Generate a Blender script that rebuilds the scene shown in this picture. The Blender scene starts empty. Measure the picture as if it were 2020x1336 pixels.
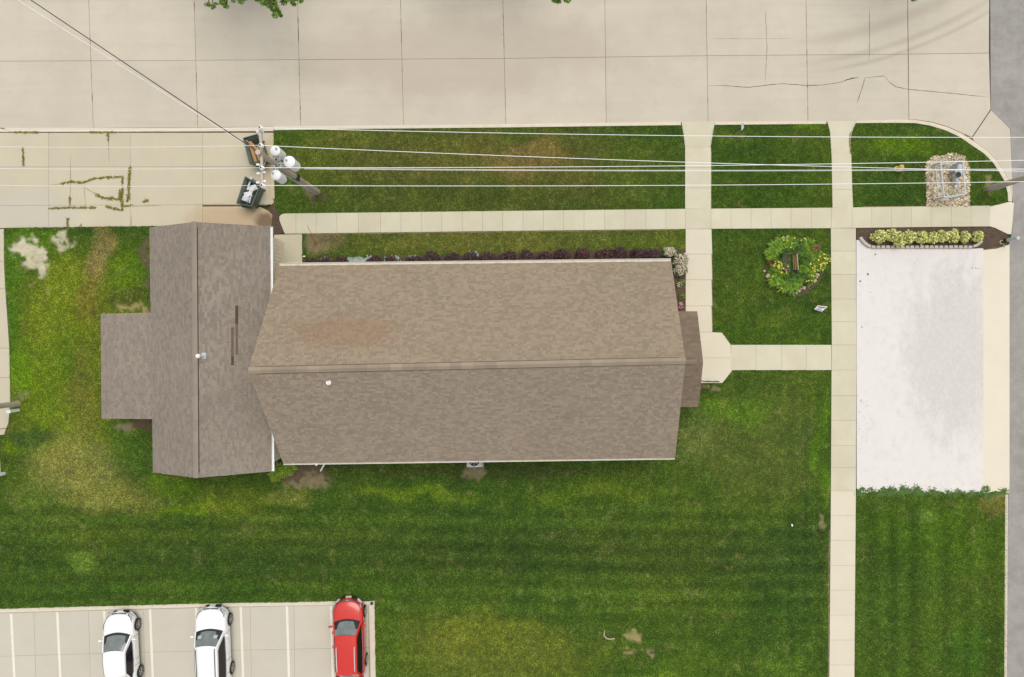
import bpy, bmesh, math, random
import numpy as np
from mathutils import Vector, Matrix
from mathutils.geometry import delaunay_2d_cdt
from mathutils.bvhtree import BVHTree
random.seed(7); rng = np.random.default_rng(7)
R = math.radians
S = bpy.context.scene; COL = S.collection

# ------------------------------------------------------------------ camera, sky, sun, exposure
HC = 40.56; PPM = 33.2                       # drone height, photograph pixels per metre of ground
cam_d = bpy.data.cameras.new('camera'); cam = bpy.data.objects.new('camera', cam_d); COL.objects.link(cam)
cam.location = (0, 0, HC); cam.rotation_euler = (0, 0, 0)
cam_d.sensor_width = 36; cam_d.lens = 24.0; cam_d.clip_end = 2000; cam_d.clip_start = 0.5
S.camera = cam
SUN_EL, SUN_AZ = 71, 25                      # azimuth clockwise from north (+Y)
w = bpy.data.worlds.new('World'); S.world = w; w.use_nodes = True
nt = w.node_tree; bg = nt.nodes['Background']
sky = nt.nodes.new('ShaderNodeTexSky'); sky.sky_type = 'NISHITA'; sky.sun_disc = False
sky.sun_elevation = R(SUN_EL); sky.sun_rotation = R(SUN_AZ); sky.air_density = 1.0; sky.dust_density = 2.0
hs = nt.nodes.new('ShaderNodeHueSaturation'); hs.inputs['Saturation'].default_value = 0.18
nt.links.new(sky.outputs[0], hs.inputs['Color']); nt.links.new(hs.outputs[0], bg.inputs[0])
bg.inputs[1].default_value = 0.15
sd = bpy.data.lights.new('sun', 'SUN'); so = bpy.data.objects.new('sun', sd); COL.objects.link(so)
sd.energy = 1.4; sd.angle = R(40); sd.color = (1.0, 0.945, 0.86)
so.rotation_euler = (R(90 - SUN_EL), 0, R(180 - SUN_AZ)); so.location = (5, 15, 35)
so.rotation_euler = (-R(90 - SUN_EL), 0, -R(SUN_AZ))
S.view_settings.view_transform = 'Standard'; S.view_settings.look = 'None'
S.view_settings.gamma = 1; S.view_settings.use_curve_mapping = False
S.view_settings.exposure = 0.25

# ------------------------------------------------------------------ helpers
GAIN = 1.35
def lin(v):
    v /= 255.0
    return v/12.92 if v <= 0.04045 else ((v+0.055)/1.055)**2.4
def c(r, g, b): return tuple(min(0.82, lin(x)/GAIN) for x in (r, g, b))
def P(px, py, z=0.0):
    s = (HC - z)/HC/PPM
    return Vector(((px-1010)*s, (668-py)*s, z))
def P2(px, py, z=0.0):
    v = P(px, py, z); return (v.x, v.y)

class MB:
    def __init__(s): s.v = []; s.f = []; s.uv = None
    def add(s, vs, fs):
        b = len(s.v); s.v += [tuple(x) for x in vs]; s.f += [tuple(b+i for i in f) for f in fs]; return s
    def box(s, cx, cy, cz, sx, sy, sz, rz=0, tilt=None):
        m = Matrix.Rotation(rz, 3, 'Z')
        if tilt is not None: m = tilt @ m if isinstance(tilt, Matrix) else m
        vs = []
        for z in (-.5, .5):
            for x, y in ((-.5,-.5),(.5,-.5),(.5,.5),(-.5,.5)):
                vs.append(m @ Vector((x*sx, y*sy, z*sz)) + Vector((cx, cy, cz)))
        return s.add(vs, [(3,2,1,0),(4,5,6,7),(0,1,5,4),(1,2,6,5),(2,3,7,6),(3,0,4,7)])
    def tube(s, a, b, r0, r1=None, n=10, caps=True):
        a = Vector(a); b = Vector(b); r1 = r0 if r1 is None else r1
        d = (b-a).normalized(); u = d.orthogonal().normalized(); v = d.cross(u)
        vs = []
        for p, r in ((a, r0), (b, r1)):
            for i in range(n):
                t = 2*math.pi*i/n; vs.append(p + u*math.cos(t)*r + v*math.sin(t)*r)
        fs = [(i, (i+1) % n, n+(i+1) % n, n+i) for i in range(n)]
        if caps: fs += [tuple(range(n-1, -1, -1)), tuple(range(n, 2*n))]
        return s.add(vs, fs)
    def path(s, pts, r, n=6):
        for a, b in zip(pts, pts[1:]): s.tube(a, b, r, r, n)
        return s
    def lathe(s, cx, cy, prof, n=16):
        vs = []; k = len(prof)
        for r, z in prof:
            for i in range(n):
                t = 2*math.pi*i/n; vs.append((cx+r*math.cos(t), cy+r*math.sin(t), z))
        fs = []
        for j in range(k-1):
            for i in range(n):
                fs.append((j*n+i, j*n+(i+1) % n, (j+1)*n+(i+1) % n, (j+1)*n+i))
        fs += [tuple(range(n-1, -1, -1)), tuple((k-1)*n+i for i in range(n))]
        return s.add(vs, fs)
    def slab(s, quad, t):
        """thick quad: top corners given, lowered by t"""
        q = [Vector(p) for p in quad]; d = Vector((0, 0, -t))
        return s.add(q + [p+d for p in q], [(0,1,2,3),(7,6,5,4),(0,4,5,1),(1,5,6,2),(2,6,7,3),(3,7,4,0)])

def props(o, label=None, cat=None, group=None, kind=None):
    if label: o['label'] = label
    if cat: o['category'] = cat
    if group: o['group'] = group
    if kind: o['kind'] = kind
    return o
def thing(name, label, cat, loc=(0,0,0), rz=0, group=None):
    o = bpy.data.objects.new(name, None); COL.objects.link(o); o.location = loc; o.rotation_euler = (0,0,rz)
    o.empty_display_size = 0.2
    return props(o, label, cat, group)
def obj(name, mb, m, parent=None, local=False, smooth=False, center=True, **kw):
    """one mesh object; world coordinates unless local (then in the parent's frame)"""
    vs = mb.v
    off = Vector((0,0,0))
    if center and not local and vs:
        a = np.array(vs); lo = a.min(0); hi = a.max(0); off = Vector(((lo[0]+hi[0])/2, (lo[1]+hi[1])/2, lo[2]))
        vs = [(v[0]-off.x, v[1]-off.y, v[2]-off.z) for v in vs]
    me = bpy.data.meshes.new(name); me.from_pydata(vs, [], mb.f); me.materials.append(m)
    if smooth:
        me.polygons.foreach_set('use_smooth', [True]*len(me.polygons))
    o = bpy.data.objects.new(name, me); COL.objects.link(o); o.location = off
    if parent is not None:
        o.parent = parent
        if not local:
            if parent.parent is not None:
                pm = parent_world(parent)
            else: pm = Matrix.LocRotScale(parent.location, parent.rotation_euler, None)
            o.matrix_parent_inverse = pm.inverted()
    return props(o, **kw)
def parent_world(p):
    m = Matrix.LocRotScale(p.location, p.rotation_euler, None)
    if p.parent is None: return m
    return parent_world(p.parent) @ p.matrix_parent_inverse @ m
def copy_tree(o, parent=None):
    k = o.copy(); COL.objects.link(k)
    if parent is not None: k.parent = parent
    for ch in [x for x in list(bpy.data.objects) if x.parent == o]: copy_tree(ch, k)
    return k
def smooth_by_angle(o, ang=40):
    me = o.data; me.polygons.foreach_set('use_smooth', [True]*len(me.polygons))
    bm = bmesh.new(); bm.from_mesh(me)
    for e in bm.edges:
        if len(e.link_faces) != 2 or e.calc_face_angle(0) > R(ang): e.smooth = False
    bm.to_mesh(me); bm.free()

# ------------------------------------------------------------------ materials
def mat(name, col, rough=0.8, metal=0.0, var=0.0, scale=1.0, fine=0.0, fscale=60, rnd=0.0, island=0.0, bump=0.0, spec=0.4, tint=None, extra=None, coat=0, streak=None):
    m = bpy.data.materials.new(name); m.use_nodes = True; t = m.node_tree; N = t.nodes; L = t.links
    b = N['Principled BSDF']; b.inputs['Roughness'].default_value = rough; b.inputs['Metallic'].default_value = metal
    b.inputs['Specular IOR Level'].default_value = spec; b.inputs['Coat Weight'].default_value = coat
    geo = N.new('ShaderNodeNewGeometry')
    rgb = N.new('ShaderNodeRGB'); rgb.outputs[0].default_value = (*col, 1); out = rgb.outputs[0]
    def noise(sc, det=4, rough_=0.6, vec=None):
        n = N.new('ShaderNodeTexNoise'); n.inputs['Scale'].default_value = sc; n.inputs['Detail'].default_value = det
        n.inputs['Roughness'].default_value = rough_; L.new(vec or geo.outputs['Position'], n.inputs['Vector']); return n.outputs['Fac']
    def mrange(src, a, b_, lo=0.25, hi=0.75):
        r = N.new('ShaderNodeMapRange'); L.new(src, r.inputs[0]); r.inputs[1].default_value = lo; r.inputs[2].default_value = hi
        r.inputs[3].default_value = a; r.inputs[4].default_value = b_; return r.outputs[0]
    def mul(o1, fac):
        v = N.new('ShaderNodeVectorMath'); v.operation = 'SCALE'; L.new(o1, v.inputs[0]); L.new(fac, v.inputs['Scale']); return v.outputs[0]
    def mix(o1, colr, fac):
        x = N.new('ShaderNodeMix'); x.data_type = 'RGBA'; L.new(fac, x.inputs[0]); L.new(o1, x.inputs[6])
        x.inputs[7].default_value = (*colr, 1); return x.outputs[2]
    if tint: out = mix(out, tint[0], mrange(noise(tint[1], 3), 0, tint[2], 0.4, 0.7))
    if streak:
        mp = N.new('ShaderNodeMapping'); mp.inputs['Scale'].default_value = streak[:3]; L.new(geo.outputs['Position'], mp.inputs[0])
        out = mul(out, mrange(noise(1.0, 4, .6, mp.outputs[0]), 1-streak[3], 1+streak[3]))
    if var: out = mul(out, mrange(noise(scale, 5), 1-var, 1+var))
    if fine: out = mul(out, mrange(noise(fscale, 2), 1-fine, 1+fine))
    if rnd:
        oi = N.new('ShaderNodeObjectInfo'); out = mul(out, mrange(oi.outputs['Random'], 1-rnd, 1+rnd, 0, 1))
    if island: out = mul(out, mrange(geo.outputs['Random Per Island'], 1-island, 1+island, 0, 1))
    if extra: out = extra(N, L, geo, out, noise, mrange, mul, mix)
    L.new(out, b.inputs['Base Color'])
    if bump:
        bp = N.new('ShaderNodeBump'); bp.inputs['Strength'].default_value = bump; bp.inputs['Distance'].default_value = 0.02
        L.new(noise(fscale, 3), bp.inputs['Height']); L.new(bp.outputs[0], b.inputs['Normal'])
    return m
def radial(N, L, geo, px, py, rx, ry, noise=None, amp=0.0):
    """soft mask around a place on the ground (world metres)"""
    p = P(px, py)
    sub = N.new('ShaderNodeVectorMath'); sub.operation = 'SUBTRACT'; L.new(geo.outputs['Position'], sub.inputs[0]); sub.inputs[1].default_value = (p.x, p.y, 0)
    ml = N.new('ShaderNodeVectorMath'); ml.operation = 'MULTIPLY'; L.new(sub.outputs[0], ml.inputs[0]); ml.inputs[1].default_value = (PPM/rx, PPM/ry, 0)
    ln = N.new('ShaderNodeVectorMath'); ln.operation = 'LENGTH'; L.new(ml.outputs[0], ln.inputs[0]); o = ln.outputs['Value']
    if noise is not None:
        a = N.new('ShaderNodeMath'); a.operation = 'MULTIPLY_ADD'; L.new(noise, a.inputs[0]); a.inputs[1].default_value = amp; 
        s2 = N.new('ShaderNodeMath'); s2.operation = 'SUBTRACT'; L.new(o, s2.inputs[0]); s2.inputs[1].default_value = amp*0.5
        L.new(s2.outputs[0], a.inputs[2]); o = a.outputs[0]
    r = N.new('ShaderNodeMapRange'); r.interpolation_type = 'SMOOTHSTEP'; L.new(o, r.inputs[0])
    r.inputs[1].default_value = 1.0; r.inputs[2].default_value = 0.45; r.inputs[3].default_value = 0; r.inputs[4].default_value = 1
    return r.outputs[0]

M = {}
def street_extra(N, L, geo, out, noise, mrange, mul, mix):
    # darker pinkish patch in the middle of the street, tyre-grey wear by the corner, dirt in the gutter
    f = radial(N, L, geo, 900, 110, 420, 110, noise(0.35, 3), 0.9)
    k = N.new('ShaderNodeMath'); k.operation = 'MULTIPLY'; L.new(f, k.inputs[0]); k.inputs[1].default_value = 0.5
    out = mix(out, c(196, 181, 163), k.outputs[0])
    out = mix(out, c(168, 156, 138), mrange(noise(2.2, 6, .8), 0, .45, .66, .8))
    out = mix(out, c(196, 186, 168), mrange(noise(.9, 8, .75), 0, .35, .5, .72))
    # curved tyre marks: rings about a centre north of the corner
    p = P(1500, -717)
    sub = N.new('ShaderNodeVectorMath'); sub.operation = 'DISTANCE'; L.new(geo.outputs['Position'], sub.inputs[0]); sub.inputs[1].default_value = (p.x, p.y, 0)
    tot = None
    for rad, wd in ((25.5, .3), (26.1, .2), (24.2, .6)):
        d = N.new('ShaderNodeMath'); d.operation = 'SUBTRACT'; L.new(sub.outputs['Value'], d.inputs[0]); d.inputs[1].default_value = rad
        a = N.new('ShaderNodeMath'); a.operation = 'ABSOLUTE'; L.new(d.outputs[0], a.inputs[0])
        r = N.new('ShaderNodeMapRange'); r.interpolation_type = 'SMOOTHSTEP'; L.new(a.outputs[0], r.inputs[0]); r.inputs[1].default_value = wd; r.inputs[2].default_value = 0
        r.inputs[3].default_value = 0; r.inputs[4].default_value = 0.3
        if tot is None: tot = r.outputs[0]
        else:
            ad = N.new('ShaderNodeMath'); ad.operation = 'MAXIMUM'; L.new(tot, ad.inputs[0]); L.new(r.outputs[0], ad.inputs[1]); tot = ad.outputs[0]
    mk = radial(N, L, geo, 1780, 60, 260, 150, noise(0.5, 3), 0.5)
    q = N.new('ShaderNodeMath'); q.operation = 'MULTIPLY'; L.new(tot, q.inputs[0]); L.new(mk, q.inputs[1])
    out = mix(out, c(160, 148, 132), q.outputs[0])
    return out
M['street'] = mat('street_concrete', c(215, 206, 187), 0.9, var=0.045, scale=0.35, fine=0.06, fscale=25, rnd=0.03, tint=(c(200,188,168), 0.25, 0.4), streak=(0.12, 2.2, 1, 0.035), extra=street_extra)
def drive_extra(N, L, geo, out, noise, mrange, mul, mix):
    for args, cc, st in (((470, 430, 130, 34), c(196, 170, 136), .7), ((524, 437, 26, 22), c(120, 96, 74), .85), ((560, 320, 60, 90), c(206, 184, 146), .6), ((60, 420, 120, 60), c(208, 202, 186), .6)):
        f = radial(N, L, geo, *args, noise(1.2, 4), 0.9); k = N.new('ShaderNodeMath'); k.operation = 'MULTIPLY'; L.new(f, k.inputs[0]); k.inputs[1].default_value = st; out = mix(out, cc, k.outputs[0])
    return out
M['drive'] = mat('driveway_concrete', c(213, 203, 176), 0.9, var=0.05, scale=0.5, fine=0.04, fscale=25, rnd=0.03, tint=(c(206,198,178), 0.3, 0.6), extra=drive_extra)
M['walk'] = mat('sidewalk_concrete', c(223, 217, 190), 0.9, var=0.04, scale=1.2, fine=0.04, fscale=25, rnd=0.03, tint=(c(205,190,165), 0.5, 0.35))
M['plaza'] = mat('entry_concrete', c(232, 222, 198), 0.9, var=0.03, scale=0.8, fine=0.03, fscale=25, rnd=0.015)
M['lot'] = mat('parking_concrete', c(214, 207, 189), 0.9, var=0.035, scale=0.7, fine=0.03, fscale=25, rnd=0.025)
M['kerb'] = mat('kerb_concrete', c(232, 221, 199), 0.85, var=0.07, scale=2.5, fine=0.04)
M['cream'] = mat('cream_concrete', c(240, 230, 208), 0.9, var=0.03, scale=0.6, fine=0.02, rnd=0.01)
def mulnode(N):
    m_ = N.new('ShaderNodeMath'); m_.operation = 'MULTIPLY'; return m_
def pad_extra(N, L, geo, out, noise, mrange, mul, mix):
    mp = N.new('ShaderNodeMapping'); mp.inputs['Scale'].default_value = (1.6, .8, 1); L.new(geo.outputs['Position'], mp.inputs[0])
    n = noise(0.9, 7, 0.72, mp.outputs[0])
    f = radial(N, L, geo, 1878, 700, 125, 230, n, 1.5)
    f = (lambda m_: (L.new(f, m_.inputs[0]), L.new(mrange(noise(5, 7, .8), .45, 1.25, .35, .65), m_.inputs[1]), m_.outputs[0])[2])(mulnode(N))
    k = N.new('ShaderNodeMath'); k.operation = 'MULTIPLY'; L.new(f, k.inputs[0]); k.inputs[1].default_value = 0.75
    out = mix(out, c(212, 207, 200), k.outputs[0])
    out = mix(out, c(190, 184, 176), mrange(noise(9, 5, .8), 0, .5, .68, .8))
    return mix(out, c(220, 215, 209), mrange(noise(2.5, 9, .78), 0, 0.7, 0.5, 0.72))
M['pad'] = mat('white_concrete', c(240, 234, 229), 0.85, var=0.02, scale=0.5, fine=0.015, extra=pad_extra)
M['asphalt'] = mat('asphalt', c(170, 166, 160), 0.9, var=0.08, scale=0.4, fine=0.12, fscale=22, tint=(c(148,142,135), 1.3, 0.7))
M['joint'] = mat('joint_dirt', c(128, 112, 90), 1.0, var=0.25, scale=3)
M['joint2'] = mat('faint_joint', c(172, 162, 138), 1.0, var=.2, scale=4)
M['crack'] = mat('crack_dirt', c(122, 106, 84), 1.0, var=0.3, scale=6)
M['soil'] = mat('mulch', c(96, 80, 66), 1.0, var=0.3, scale=5, fine=0.3, fscale=22, bump=.6)
M['soil_light'] = mat('bare_soil', c(146, 128, 100), 1.0, var=0.2, scale=4, fine=0.2, fscale=20)
M['sand'] = mat('pale_sand', c(226, 214, 192), 1.0, var=0.12, scale=3, fine=0.1, fscale=20)
M['line'] = mat('line_paint', c(248, 243, 224), 0.8, var=0.05, scale=5)
M['ground'] = mat('ground_turf', c(74, 94, 38), 1.0, var=0.2, scale=0.3, fine=0.25, fscale=8)
M['white'] = mat('white_metal', (.8,.8,.79), 0.45)
M['wire'] = mat('wire_metal', (.82,.82,.82), 0.4, metal=0.0)
M['dark_wire'] = mat('dark_cable', c(70, 62, 54), 0.7)
M['grey'] = mat('grey_metal', c(204, 212, 214), 0.5, var=0.06, scale=6)
M['dgrey'] = mat('dark_metal', c(62, 64, 64), 0.5)
M['wood'] = mat('pole_wood', c(200, 186, 168), 0.9, var=0.15, scale=2, streak=(6, 6, 0.6, 0.2))
M['arm'] = mat('crossarm_wood', c(206, 192, 174), 0.8, var=0.08, scale=4)
M['board'] = mat('lumber', c(192, 150, 98), 0.8, var=0.1, scale=4, rnd=0.18)
M['paleboard'] = mat('weathered_lumber', c(214, 198, 166), 0.85, var=0.06, scale=4)
M['bench'] = mat('bench_wood', c(150, 108, 68), 0.6, var=0.12, scale=8)
M['benchdark'] = mat('bench_seat_wood', c(88, 84, 58), 0.8)
M['bin'] = mat('bin_green_paint', c(92, 108, 96), 0.5, var=0.15, scale=4)
M['binin'] = mat('bin_inside', c(150, 158, 146), 0.7, var=0.25, scale=3)
M['siding'] = mat('siding_paint', (.74, .67, .53), 0.7, var=0.04, scale=2)
M['fascia'] = mat('fascia_paint', c(226, 218, 202), 0.6)
M['window'] = mat('window_glass', c(70, 76, 80), 0.08, spec=0.6)
M['yellow'] = mat('hydrant_paint', c(236, 196, 96), 0.5)
M['orange'] = mat('orange_marker', c(206, 92, 50), 0.5)
M['red'] = mat('car_paint_red', c(222, 52, 40), 0.3, spec=0.5, coat=0.6)
M['carwhite'] = mat('car_paint_white', (0.8, 0.8, 0.79), 0.3, spec=0.5, coat=0.6)
M['glass'] = mat('car_glass', c(124, 132, 130), 0.08, spec=0.7, var=0.25, scale=2.5)
M['dglass'] = mat('car_side_glass', c(34, 28, 34), 0.08, spec=0.5)
M['tyre'] = mat('tyre_rubber', c(52, 50, 48), 0.8)
M['rim'] = mat('alloy', c(186, 186, 182), 0.35, metal=0.5)
M['black'] = mat('black_plastic', c(40, 38, 40), 0.5)
M['lamp'] = mat('headlamp_lens', c(190, 194, 196), 0.15, spec=0.7)
M['lampwhite'] = mat('white_plastic', c(235, 235, 235), 0.4)
M['bark'] = mat('tree_bark', c(104, 88, 70), 0.95, var=0.2, scale=4)
M['leaf'] = mat('tree_leaves', c(124, 156, 66), 0.6, island=0.35, spec=.3)
M['barberry'] = mat('barberry_leaves', c(84, 64, 66), 0.7, island=0.5, tint=(c(120, 72, 62), 2.0, 0.5))
M['hedge'] = mat('golden_leaves', c(248, 246, 158), 0.6, island=0.5, tint=(c(160, 182, 72), 7.0, 0.8))
M['lily'] = mat('lily_leaves', c(128, 168, 52), 0.55, island=0.45)
M['lilydark'] = mat('dark_leaves', c(92, 128, 54), 0.6, island=0.4)
M['petal'] = mat('yellow_petals', c(240, 210, 84), 0.6, island=0.15)
M['petalred'] = mat('rust_leaves', c(142, 100, 66), 0.7, island=0.3)
M['varieg'] = mat('variegated_leaves', c(206, 196, 168), 0.7, island=0.25)
M['pink'] = mat('pink_petals', c(216, 160, 168), 0.7, island=0.2)
M['moss'] = mat('crack_weeds', c(132, 132, 48), 0.9, island=0.3)
M['stone'] = mat('river_stone', c(226, 210, 180), 0.8, island=0.5, tint=(c(168,146,114), 9.0, 0.8))
M['rock'] = mat('border_rock', c(206, 188, 164), 0.85, var=0.12, scale=6, rnd=0.12)
M['block'] = mat('block_concrete', c(206, 196, 184), 0.9, var=0.08, scale=8, rnd=0.05)
M['chip'] = mat('pale_slate', c(186, 200, 190), 0.8, island=0.2)
M['redstripe'] = mat('print_red', c(176, 70, 80), 0.6); M['bluestripe'] = mat('print_blue', c(140, 165, 200), 0.6)

def grass_mat(name, rough=0.9):
    m = bpy.data.materials.new(name); m.use_nodes = True; N = m.node_tree.nodes; L = m.node_tree.links
    a = N.new('ShaderNodeAttribute'); a.attribute_name = 'tint'; b = N['Principled BSDF']
    b.inputs['Roughness'].default_value = rough; b.inputs['Specular IOR Level'].default_value = 0.15
    L.new(a.outputs['Color'], b.inputs['Base Color']); return m
M['blade'] = grass_mat('grass_blades'); M['turf'] = grass_mat('turf_soil')

def roof_mat(name, col, warm, patch=None, tabs=None):
    def ex(N, L, geo, out, noise, mrange, mul, mix):
        if patch:
            f = radial(N, L, geo, *patch[0], noise(0.8, 4), 0.9)
            k = N.new('ShaderNodeMath'); k.operation = 'MULTIPLY'; L.new(f, k.inputs[0]); k.inputs[1].default_value = 0.36
            out = mix(out, patch[1], k.outputs[0])
        out = mix(out, c(128, 118, 100), mrange(noise(1.3, 5, .7), 0, 0.16, 0.5, 0.75))
        if tabs:
            for tb in tabs:
                f = radial(N, L, geo, *tb, noise(0.9, 4), 0.8)
                q = N.new('ShaderNodeMath'); q.operation = 'MULTIPLY'; L.new(f, q.inputs[0]); L.new(mrange(geo.outputs['Random Per Island'], 0, .3, .5, .65), q.inputs[1])
                out = mix(out, c(174, 161, 146), q.outputs[0])
        return out
    return mat(name, col, 0.95, island=0.14, var=0.03, scale=0.35, fine=0.09, fscale=18, tint=(warm, 0.22, 0.6), extra=ex, spec=0.2)
M['roof'] = roof_mat('roof_shingles', c(160, 145, 124), c(166, 147, 124), ((722, 656, 110, 38), c(158, 120, 92)))
M['roof_s'] = roof_mat('roof_shingles_south', c(162, 147, 129), c(160, 144, 126))
M['roof2'] = roof_mat('wing_shingles', c(154, 143, 130), c(147, 135, 123), None, [(474,600,50,65),(500,545,34,40),(470,712,34,60)])
M['roofc'] = roof_mat('canopy_shingles', c(138, 122, 104), c(132, 116, 100))
M['cap'] = mat('ridge_shingle', c(166, 150, 130), 0.95, rnd=0.13, fine=0.05)
M['cap3'] = mat('canopy_ridge_shingle', c(142, 126, 108), 0.95, rnd=0.08, fine=0.05)
M['cap2'] = mat('wing_ridge_shingle', c(160, 148, 134), 0.95, rnd=0.06, fine=0.05)
M['repair'] = mat('bare_felt', c(92, 76, 64), 0.95, var=.1, scale=5)
M['repair2'] = mat('worn_felt', c(120, 104, 90), 0.95, var=.12, scale=5)
M['gap'] = mat('ridge_gap_shade', c(78, 68, 56), 1.0)  # dark colour stands in for the shadow under the raised ridge caps

# ------------------------------------------------------------------ ground slabs
def inset(pts, g):
    n = len(pts); out = []
    area = sum(pts[i][0]*pts[(i+1) % n][1]-pts[(i+1) % n][0]*pts[i][1] for i in range(n))
    sg = 1 if area > 0 else -1
    for i in range(n):
        a = Vector(pts[i-1]); b = Vector(pts[i]); d = Vector(pts[(i+1) % n])
        e1 = (b-a).normalized(); e2 = (d-b).normalized()
        n1 = Vector((-e1.y, e1.x))*sg; n2 = Vector((-e2.y, e2.x))*sg
        k = n1+n2; l = k.length_squared
        out.append(tuple(b + k*(2*g/l if l > .4 else g)))
    if sg < 0: out = out[::-1]
    return out
def prism(pts, z0, z1, mb=None, jit=0.0):
    mb = mb or MB(); n = len(pts); jz = random.uniform(-jit, jit)
    vs = [(x, y, z0) for x, y in pts] + [(x, y, z1+jz+random.uniform(-jit, jit)*.3*(n == 4)) for x, y in pts]
    return mb.add(vs, [tuple(range(n, 2*n))] + [(i, (i+1) % n, n+(i+1) % n, n+i) for i in range(n)])
def slab(pxpoly, z1, m, parent, gap=0.012, z0=-0.12, name='slab', jit=0.002):
    pts = inset([P2(*p) for p in pxpoly], gap)
    return obj(name, prism(pts, z0, z1, jit=jit), m, parent)
def base(name, pxpoly, z, m, z0=-0.13):
    o = obj(name, prism(inset([P2(*p) for p in pxpoly], 0.0), z0, z), m); props(o, kind='structure'); return o
def lerp(a, b, t): return a+(b-a)*t
def interp(pts, x):
    for (x0, y0), (x1, y1) in zip(pts, pts[1:]):
        if x <= x1: return lerp(y0, y1, (x-x0)/(x1-x0))
    return pts[-1][1]

g = 500
o = obj('ground', MB().add([(-g,-g,-.16),(g,-g,-.16),(g,g,-.16),(-g,g,-.16)], [(0,1,2,3)]), M['ground'], center=False); props(o, kind='structure')

# street: a joint-coloured bed and its slabs
xt = [-650,-440,-235,-30,175,383,587,790,992,1193,1393,1590,1790]; xb = [-620,-415,-220,-18,184,390,593,796,998,1196,1397,1594,1793]
def top_edge(x): return interp([(-700,258.5),(0,253.5),(540,251),(1340,242.5),(1700,241.5),(1800,240)], x)
def mid_edge(x): return interp([(-700,124),(0,121),(600,118),(1000,115.5),(1400,110),(1800,107),(1960,105)], x)
street = base('street', [(-640,-3),(600,-9),(1400,-17),(1950,-22),(1955,216),(1994,254),(1999,402),(1990,360),(1925,285),(1868,256),(1800,244),(540,254),(-640,262)], -0.03, M['joint'])
def xl(i, y): return lerp(xt[i], xb[i], y/250) if i < len(xt) else 1952
for i in range(len(xt)-1):
    for k in (2, 3):
        def ye(x, k=k):
            return [mid_edge(x)-260-130*0+(-125), mid_edge(x)-250, mid_edge(x)-125, mid_edge(x), top_edge(x)][k]
        def yf(x, k=k):
            return [mid_edge(x)-250, mid_edge(x)-125, mid_edge(x), top_edge(x)][k]
        q = []
        for (ii, fn) in ((i, ye), (i+1, ye), (i+1, yf), (i, yf)):
            y = fn(xt[ii]); q.append((xl(ii, y), fn(xl(ii, y))))
        if k < 3 or True:
            slab(q, 0.0, M['street'], street, gap=0.010)
slab([(1790,-18),(1952,-20),(1951,105),(1792,107)], 0.0, M['street'], street)
CURVE = [(1766,242.5),(1806,243),(1835,248),(1864.6,257),(1893.8,270.5),(1916,286),(1941,303),(1959,321),(1972,341),(1982.5,359),(1988,381.7),(1988.5,397)]
OUTER = [(1766,236.5),(1808,237),(1838,242),(1868,250.5),(1898,264),(1921,279),(1947,297),(1965,316),(1979,337),(1990,357),(1996,381),(1996.5,398)]
slab([(1792,107),(1951,105),(1954,216),(1917,271),(1898,263),(1868,249.5),(1838,241),(1808,236.5),(1793,236.5)], 0.0, M['street'], street)
slab([(1955,217),(1993,254),(1998.5,400),(1996,381),(1990,357),(1979,337),(1965,316),(1947,297),(1921,279),(1918,272)], 0.0, M['street'], street, gap=.015)

def strip(pts_px, wpx, z, mb, taper=True, jag=0.3):
    """thin irregular ribbon following points"""
    P3 = []
    for a, b in zip(pts_px, pts_px[1:]):
        n = max(2, int(math.hypot(b[0]-a[0], b[1]-a[1])/5))
        for k in range(n): P3.append((lerp(a[0], b[0], k/n), lerp(a[1], b[1], k/n)))
    P3.append(pts_px[-1]); vs = []
    for i, p in enumerate(P3):
        q = P3[min(i+1, len(P3)-1)]; r = P3[max(i-1, 0)]
        d = Vector((q[0]-r[0], q[1]-r[1])).normalized(); nn = Vector((-d.y, d.x))
        ww = wpx*random.uniform(.35, 1)*(1 if not taper else min(1, 6*min(i, len(P3)-1-i)/len(P3)+.2))/2
        j = random.uniform(-jag, jag)
        vs.append(P(p[0]+nn.x*(ww+j), p[1]+nn.y*(ww+j), z)); vs.append(P(p[0]-nn.x*(ww-j), p[1]-nn.y*(ww-j), z))
    mb.add(vs, [(2*i, 2*i+1, 2*i+3, 2*i+2) for i in range(len(P3)-1)])
jm = MB()
for i in range(1, len(xt)):
    y = -60
    while y < 240:
        y1 = y+random.uniform(8, 60)
        if random.random() < .7: strip([(xl(i, y) if i < len(xt) else 0, y), (xl(i, min(y1, 240)), min(y1, 240))], random.choice((.9, 1.2, 1.5, 2.1)), .004, jm, True, .15)
        y = y1+random.uniform(0, 25)
props(obj('joint_dirt', jm, M['crack'], street, center=False), kind='stuff')
def zz(pts, ox, oy, s): return [(ox+x/s, oy+y/s) for x, y in pts]
for pts, wd in ((zz([(50,533),(150,533),(300,545),(430,530),(520,522),(670,533),(760,530),(870,515),(940,492),(1000,482)], 1380, 0, 3.156), 1.5),
            (zz([(900,502),(950,488),(985,483)], 1380, 0, 3.156), 2.6),
            (zz([(1030,483),(1060,483),(1150,473),(1180,510),(1220,540),(1300,557),(1500,575),(1800,605)], 1380, 0, 3.156), 1.3),
            (zz([(1030,484),(1015,540),(980,640)], 1380, 0, 3.156), 1.6),
            (zz([(70,240),(320,242),(580,240)], 1380, 0, 3.156), .5),
            (zz([(410,60),(415,190),(420,300),(408,520)], 1380, 0, 3.156), 1.0),
            (zz([(1058,60),(1058,330),(1052,380)], 1380, 0, 3.156), 1.2)):
    mb = MB(); strip(pts, wd, 0.004, mb); obj('crack', mb, M['crack'], street)

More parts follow.
